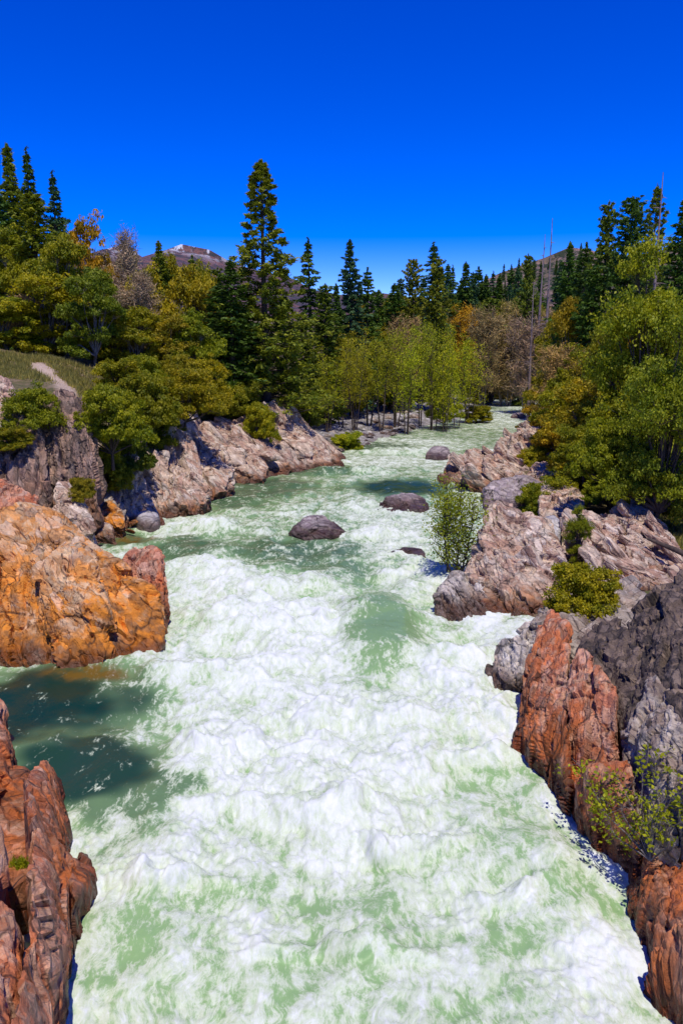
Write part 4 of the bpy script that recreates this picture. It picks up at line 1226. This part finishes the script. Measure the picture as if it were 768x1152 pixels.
# far tree line, each tiny
FARC = [(505, 296), (512, 297), (524, 294), (532, 305), (539, 299), (547, 308), (556, 304), (566, 310), (575, 302), (584, 296), (590, 306), (520, 312), (408, 318), (450, 312), (476, 310), (630, 292), (648, 285), (436, 330), (532, 318), (560, 320), (545, 322), (575, 318), (588, 322), (608, 310), (500, 318), (515, 322)]
for i, (px, top) in enumerate(FARC):
    plant(['fir0', 'fir3', 'fir2', 'cedar0', 'fir4'][i % 5], px, top, rt.uniform(150, 210), 'small dark conifer of the distant valley tree line', DG if i % 3 else BG, rt.uniform(18, 28), group='distant valley conifers')
for i in range(34):
    px = 400 + i * 8.2 + rt.uniform(-4, 4)
    plant(['oak0', 'oak1', 'bare0', 'oak2', 'cedar0'][i % 5], px, rt.uniform(332, 350), rt.uniform(138, 165), 'rounded tree of the mixed woods closing the valley floor', [OL, YO, BR, OLG, DG2][i % 5], rt.uniform(30, 44), group='mixed woods closing the valley', name='woodland_tree')
# undergrowth trees on the slopes, between the named ones
for i in range(26):
    px = rt.uniform(-40, 250); Y = rt.uniform(60, 110)
    x = (px - 384) / F_PX * Y
    plant(['oak0', 'oak1', 'oak2', 'bare0'][i % 4], px, 385 - (250 - px) * .30 + rt.uniform(-18, 14), Y, 'oak of the crowded woods filling the left hillside', [OLG, OL, YO, PK][i % 4], rt.uniform(50, 76), group='crowded woods of the left hillside', name='woodland_tree')
for i in range(24):
    px = rt.uniform(610, 800); Y = rt.uniform(50, 100)
    plant(['oak0', 'alder0', 'oak2', 'bare1', 'alder2'][i % 5], px, 400 - (px - 610) * .42 + rt.uniform(-15, 25), Y, 'oak of the crowded woods filling the right hillside', [OLG, YO, OL, BR][i % 4], rt.uniform(46, 72), group='crowded woods of the right hillside', name='woodland_tree')

BUSHES = [
('bush0', 122, 432, 39.5, 515, 90, 'dark green pine bush hanging over the streaked cliff', OLG),
('bush1', 98, 455, 39, 500, 50, 'small green bush on the lip of the streaked cliff', OLG),
('bush2', 205, 404, 49, 478, 96, 'wide rounded olive bush above the pink slab bank', OL),
('bush0', 160, 418, 46, 490, 76, 'olive bush between the cliff bush and the wide rounded bush', OLG),
('bush1', 140, 480, 42.5, 540, 60, 'shaded green bush in the cleft below the cliff bush', DG2),
('bush2', 32, 428, 38, 492, 76, 'green bush at the left edge before the path', OLG),
('bush1', 8, 478, 36, 512, 50, 'olive bush at the left edge below the path bush', OL),
('bush0', 290, 452, 59, 506, 44, 'yellow-olive bush growing on the tan wedge rock', OL),
('bush1', 314, 448, 68, 468, 40, 'dark bush at the pine foot above the tan wedge rock', DG2),
('bush2', 246, 428, 60, 474, 60, 'olive bush at the pine foot above the middle slab', OLG),
('bush1', 348, 440, 72, 470, 34, 'deep green bush at the end of the left bank woods', DG2),
('bush1', 388, 484, 71, 517, 38, 'yellow-green willow bush at the near end of the gravel bar', YG),
('bush0', 538, 456, 97, 478, 36, 'olive willow bush at the tip of the gravel bar', OL),
('bush2', 500, 442, 90, 478, 40, 'bright green bush under the last gravel bar alders', LG),
('bush0', 92, 536, 34.5, 568, 34, 'dry yellowish tuft bush at the foot of the streaked cliff', YO),
('bush1', 22, 958, 11.6, 1030, 34, 'small moss-green bush on the near red ledge', YG),
('bush0', 658, 632, 22.6, 704, 96, 'yellow-green bush on top of the ribbed red wall', OL),
('bush2', 622, 528, 42, 586, 74, 'rounded green bush on the right bank behind the pink-brown outcrop', OLG),
('bush1', 655, 520, 46, 566, 70, 'olive bush behind the rounded green bush on the right bank', OL),
('bush0', 690, 530, 41, 575, 70, 'dark olive bush above the sunlit striped slab', OLG),
('bush1', 735, 510, 40, 570, 80, 'green bush under the near oak at the right edge', OLG),
('bush2', 690, 470, 50, 540, 90, 'brown-olive bush on the right slope under the oaks', YO),
('bush1', 640, 465, 56, 520, 70, 'orange-olive bush hanging over the reddish tilted block', YO),
('bush0', 762, 545, 37, 590, 60, 'dark green bush at the right edge beside the oak trunk', OLG),
('bush0', 600, 502, 56, 540, 44, 'small olive bush among the far right rocks', OL),
('bush2', 715, 440, 47, 520, 90, 'tangled olive bush between the two oak trunks on the right slope', YO),
('bush0', 645, 430, 64, 490, 70, 'yellowish bush at the water edge below the far right oaks', YO),
('bush1', 610, 455, 74, 492, 50, 'low orange-olive bush leaning to the far bend on the right', OR),
('bush2', 768, 470, 43, 545, 90, 'leafy bright bush cut by the right edge under the big oak', LG),
('bush1', 600, 552, 44, 584, 50, 'little dark bush in front of the lilac-grey block', OLG),
('bush0', 118, 500, 40.5, 560, 54, 'hanging green bush against the shadowed cleft', OLG),
('bush2', 175, 455, 48, 512, 64, 'dark olive bush at the head of the pink slab bank', OLG),
('bush2', 225, 395, 58, 460, 70, 'bright olive bush behind the wide rounded bush', OL),
('bush1', 266, 428, 62, 476, 54, 'olive bush in front of the pine trunk', OLG),
('bush1', 330, 430, 70, 466, 46, 'green bush in front of the right cedar', OLG),
('bush0', 688, 470, 37.5, 548, 84, 'bushy green shrub hiding the oak trunks above the right slab', OLG),
('bush2', 722, 488, 36, 566, 80, 'dark spreading shrub under the near oak on the right bank', OLG),
('bush1', 660, 478, 43, 535, 70, 'yellow-olive shrub at the upper edge of the right rocks', OL),
('bush1', 128, 402, 47, 448, 60, 'olive bush on the bench right of the dirt path', OL),
('bush0', 158, 398, 50, 446, 60, 'green bush behind the bench bush right of the path', OLG),
('bush2', 196, 392, 52, 440, 60, 'yellow-green bush at the back of the bench by the oaks', OL),
('bush2', 662, 738, 19.6, 764, 26, 'tiny moss-green tuft in a niche of the red wall', LG),
]
for k, px, top, Y, base, w, label, tint in BUSHES:
    plant(k, px, top, Y, label, tint, w, base=base)
plant('sapling', 512, 532, 30.5, 'bright green sapling leaning over the rapids at the right bank', LG, 74, base=650)
plant('near0', 657, 566, 29.5, 'small gnarled green tree growing on the striped slab', OLG, 36, base=640, name='dwarf_tree')

# leafy branches over the lower right rock
rs = np.random.RandomState(77)
root = bpy.data.objects.new('alder_shrub', None); COL.objects.link(root)
def ez(px, py, z):
    dx, dy, dz = ray(px, py)
    k_ = (z - CAM_H) / dz
    return np.array((dx * k_, dy * k_, z))
o0 = ez(732, 962, 1.0)
root.location = o0
tag(root, 'sparse leafy alder shrub with pale thin stems over the right rocks', 'shrub')
tb = Tubes(); Cs = []
for tx, ty, zt in ((642, 852, 1.2), (658, 884, 1.0), (690, 868, 1.6), (742, 842, 2.2), (762, 868, 2.3), (698, 905, 1.3), (736, 915, 1.8), (670, 908, 1.0), (766, 925, 1.9), (718, 852, 2.0), (650, 868, 1.2), (674, 858, 1.4), (752, 890, 2.1)):
    e = ez(tx, ty, zt) - o0
    m1 = e * .5 + rs.normal(0, .09, 3) + (0, 0, -.05)
    pth_ = np.array([(0, 0, -.1), m1 * .55 + rs.normal(0, .03, 3), m1, e * .8 + rs.normal(0, .04, 3), e])
    tb.add(pth_, [.016, .012, .009, .006, .003], 5)
    for k in range(11):
        f_ = rs.uniform(.35, 1)
        b_ = np.array([np.interp(f_, np.linspace(0, 1, 5), pth_[:, i]) for i in range(3)])
        tp = b_ + rs.normal(0, .16, 3)
        tb.add([b_, (b_ + tp) / 2, tp], [.005, .004, .002], 4)
        Cs.append(tp + rs.normal(0, .055, (9, 3)))
st = link('stem', tb.mesh('stem'), M_BARKG, root)
C = np.concatenate(Cs)
lf = link('foliage', crown_mesh('foliage', [leaves(C, .075, rs, up=.6, aspect=.7)]), M_LEAF, root)
lf.color = (.34, .36, .012, 1)

# drift log on the right
lg = Tubes()
a, b = at(728, 606, 31), at(790, 634, 29)
lg.add([a, (a + b) / 2 + (0, 0, .05), b], [.06, .11, .10], 10)
o = link('log', lg.mesh('log'), M_BARK)
tag(o, 'reddish fallen log lying on the striped slab at the right edge', 'log')

# ------------------------------------------------------------------ grass
rs = np.random.RandomState(9)
Cg = []
def grass_patch(n, fx):
    out = []
    while len(out) < n:
        x, Y = fx()
        if dpath(np.array([x]), np.array([Y]))[0] < .6: continue
        out.append((x, Y))
    return np.array(out)
def fa():
    px = rs.uniform(-60, 230); Y = rs.uniform(44, 56)
    return (px - 384) / F_PX * Y, Y
def fb():
    px = rs.uniform(690, 800); Y = rs.uniform(33, 44)
    return (px - 384) / F_PX * Y, Y
XY = np.concatenate([grass_patch(9000, fa), grass_patch(2500, fb)])
Zg = height(XY[:, 0], XY[:, 1])
B = np.c_[XY, Zg]
nb = 4
B = np.repeat(B, nb, 0) + np.c_[rs.normal(0, .12, (len(XY) * nb, 2)), np.zeros(len(XY) * nb)]
n = len(B)
d = rs.normal(0, .10, (n, 3)); d[:, 2] = rs.uniform(.12, .38, n)
a = rs.uniform(0, 6.28, n); e = np.c_[np.cos(a), np.sin(a), 0 * a] * .025
V = np.stack([B - e, B + e, B + d], 1).reshape(-1, 3)
me = mk_mesh('grass', V, tris=np.arange(n * 3).reshape(-1, 3), smooth=False, face_attrs={'tone': rs.rand(n)})
o = link('grass', me, M_LEAF)
o.color = (.34, .30, .09, 1)
tag(o, 'dry olive grass on the bench beside the path', 'grass', kind='stuff')

# ------------------------------------------------------------------ far mountain and valley hill
def ridge(name, pts, Y0, depth, mat, res=260, rough=1.0):
    P_ = np.array([at(px, py, Y0) for px, py in pts])
    xs_ = np.linspace(P_[0, 0], P_[-1, 0], res)
    ts = np.linspace(-1, .6, res)
    X, T_ = np.meshgrid(xs_, ts)
    Yy = Y0 + T_ * depth
    top = np.interp(X, P_[:, 0], P_[:, 2])
    prof = np.where(T_ < 0, 1 - np.abs(T_) ** 1.3, 1 - (T_ / .6) ** 2)
    Pn = np.stack([X.ravel(), Yy.ravel(), 0 * X.ravel()], 1) / (depth * .16)
    n = fbm(Pn, 5).reshape(X.shape)
    Zz = top * prof * (1 - .10 * rough * np.abs(n) * (np.abs(T_) > .02)) + (1 - prof) * -8 - rough * .06 * top * (1 - np.abs(n)) * np.clip(np.abs(T_) * 6, 0, 1)
    V = np.stack([X.ravel(), Yy.ravel(), Zz.ravel()], 1)
    ii = (np.arange(res - 1)[:, None] * res + np.arange(res - 1)[None, :]).ravel()
    Q = np.stack([ii, ii + 1, ii + res + 1, ii + res], 1)
    o = link(name, mk_mesh(name, V, Q), mat)
    tag(o, kind='structure')
    return o, (xs_, P_)
t = NT('mountain_slope')
p = t.pos()
n1 = t.noise(p, .006, 7, .65); n2 = t.noise(t.mapping(p, rot=(0, 0, .4), scale=(1.2, .3, .5)), .030, 6, .7); n3 = t.noise(p, .03, 6, .7)
c = t.mix(t.rng(n1, .42, .60), (0.22, 0.10, 0.09), (0.10, 0.065, 0.085))
c = t.mix(t.rng(n3, .46, .58), c, (0.045, 0.045, 0.05))
z = t.sep(p)[2]
c = t.mix(t.math('MULTIPLY', t.rng(z, 205, 290), t.rng(n2, .51, .55)), c, (0.80, 0.82, 0.88))
t.setp(Base_Color=c, Roughness=.95, Normal=t.bump(n3, 1, 30))
ridge('mountain', [(-200, 330), (60, 300), (138, 276), (162, 290), (190, 281), (206, 275), (236, 281), (262, 296), (300, 307), (330, 314), (352, 326), (385, 332), (430, 330), (520, 345)], 2300, 1500, t.m, 280)
t = NT('valley_hill')
p = t.pos()
n1 = t.noise(p, .03, 7, .65); n2 = t.noise(p, .14, 7, .75)
c = t.mix(t.rng(n1, .42, .60), (0.34, 0.21, 0.17), (0.16, 0.12, 0.07))
c = t.mix(t.rng(n2, .46, .54), c, (0.035, 0.045, 0.016))
t.setp(Base_Color=c, Roughness=.95, Normal=t.bump(n2, 1, 4))
o, hr = ridge('hill', [(470, 345), (520, 328), (560, 308), (590, 297), (612, 290), (640, 278), (662, 281), (690, 292), (730, 286), (800, 262), (900, 240)], 460, 230, t.m, 220)
# conifers dotted over the rocky hill
for i in range(90):
    px = rt.uniform(480, 740)
    Y = rt.uniform(330, 455)
    k = (Y - 460) / 230
    topz = float(np.interp((px - 384) / F_PX * Y, hr[1][:, 0], hr[1][:, 2])) * (1 - abs(k) ** 1.3) * .93 + (abs(k) ** 1.3) * -8
    (tm, cm, H), bark, leaf, nm, W = PROTO[['fir0', 'fir1', 'cedar0'][i % 3]]
    o = bpy.data.objects.new('fir_tree', None); COL.objects.link(o)
    s = rt.uniform(.35, .62)
    o.location = ((px - 384) / F_PX * Y, Y, topz - 1.5); o.scale = (s * 1.2, s * 1.2, s)
    tag(o, 'tiny dark conifer dotted over the pink rocky hill', 'fir tree', 'conifers on the rocky hill')
    link('trunk', tm, bark, o)
    c = link('crown', cm, leaf, o); c.color = (*DG, 1)
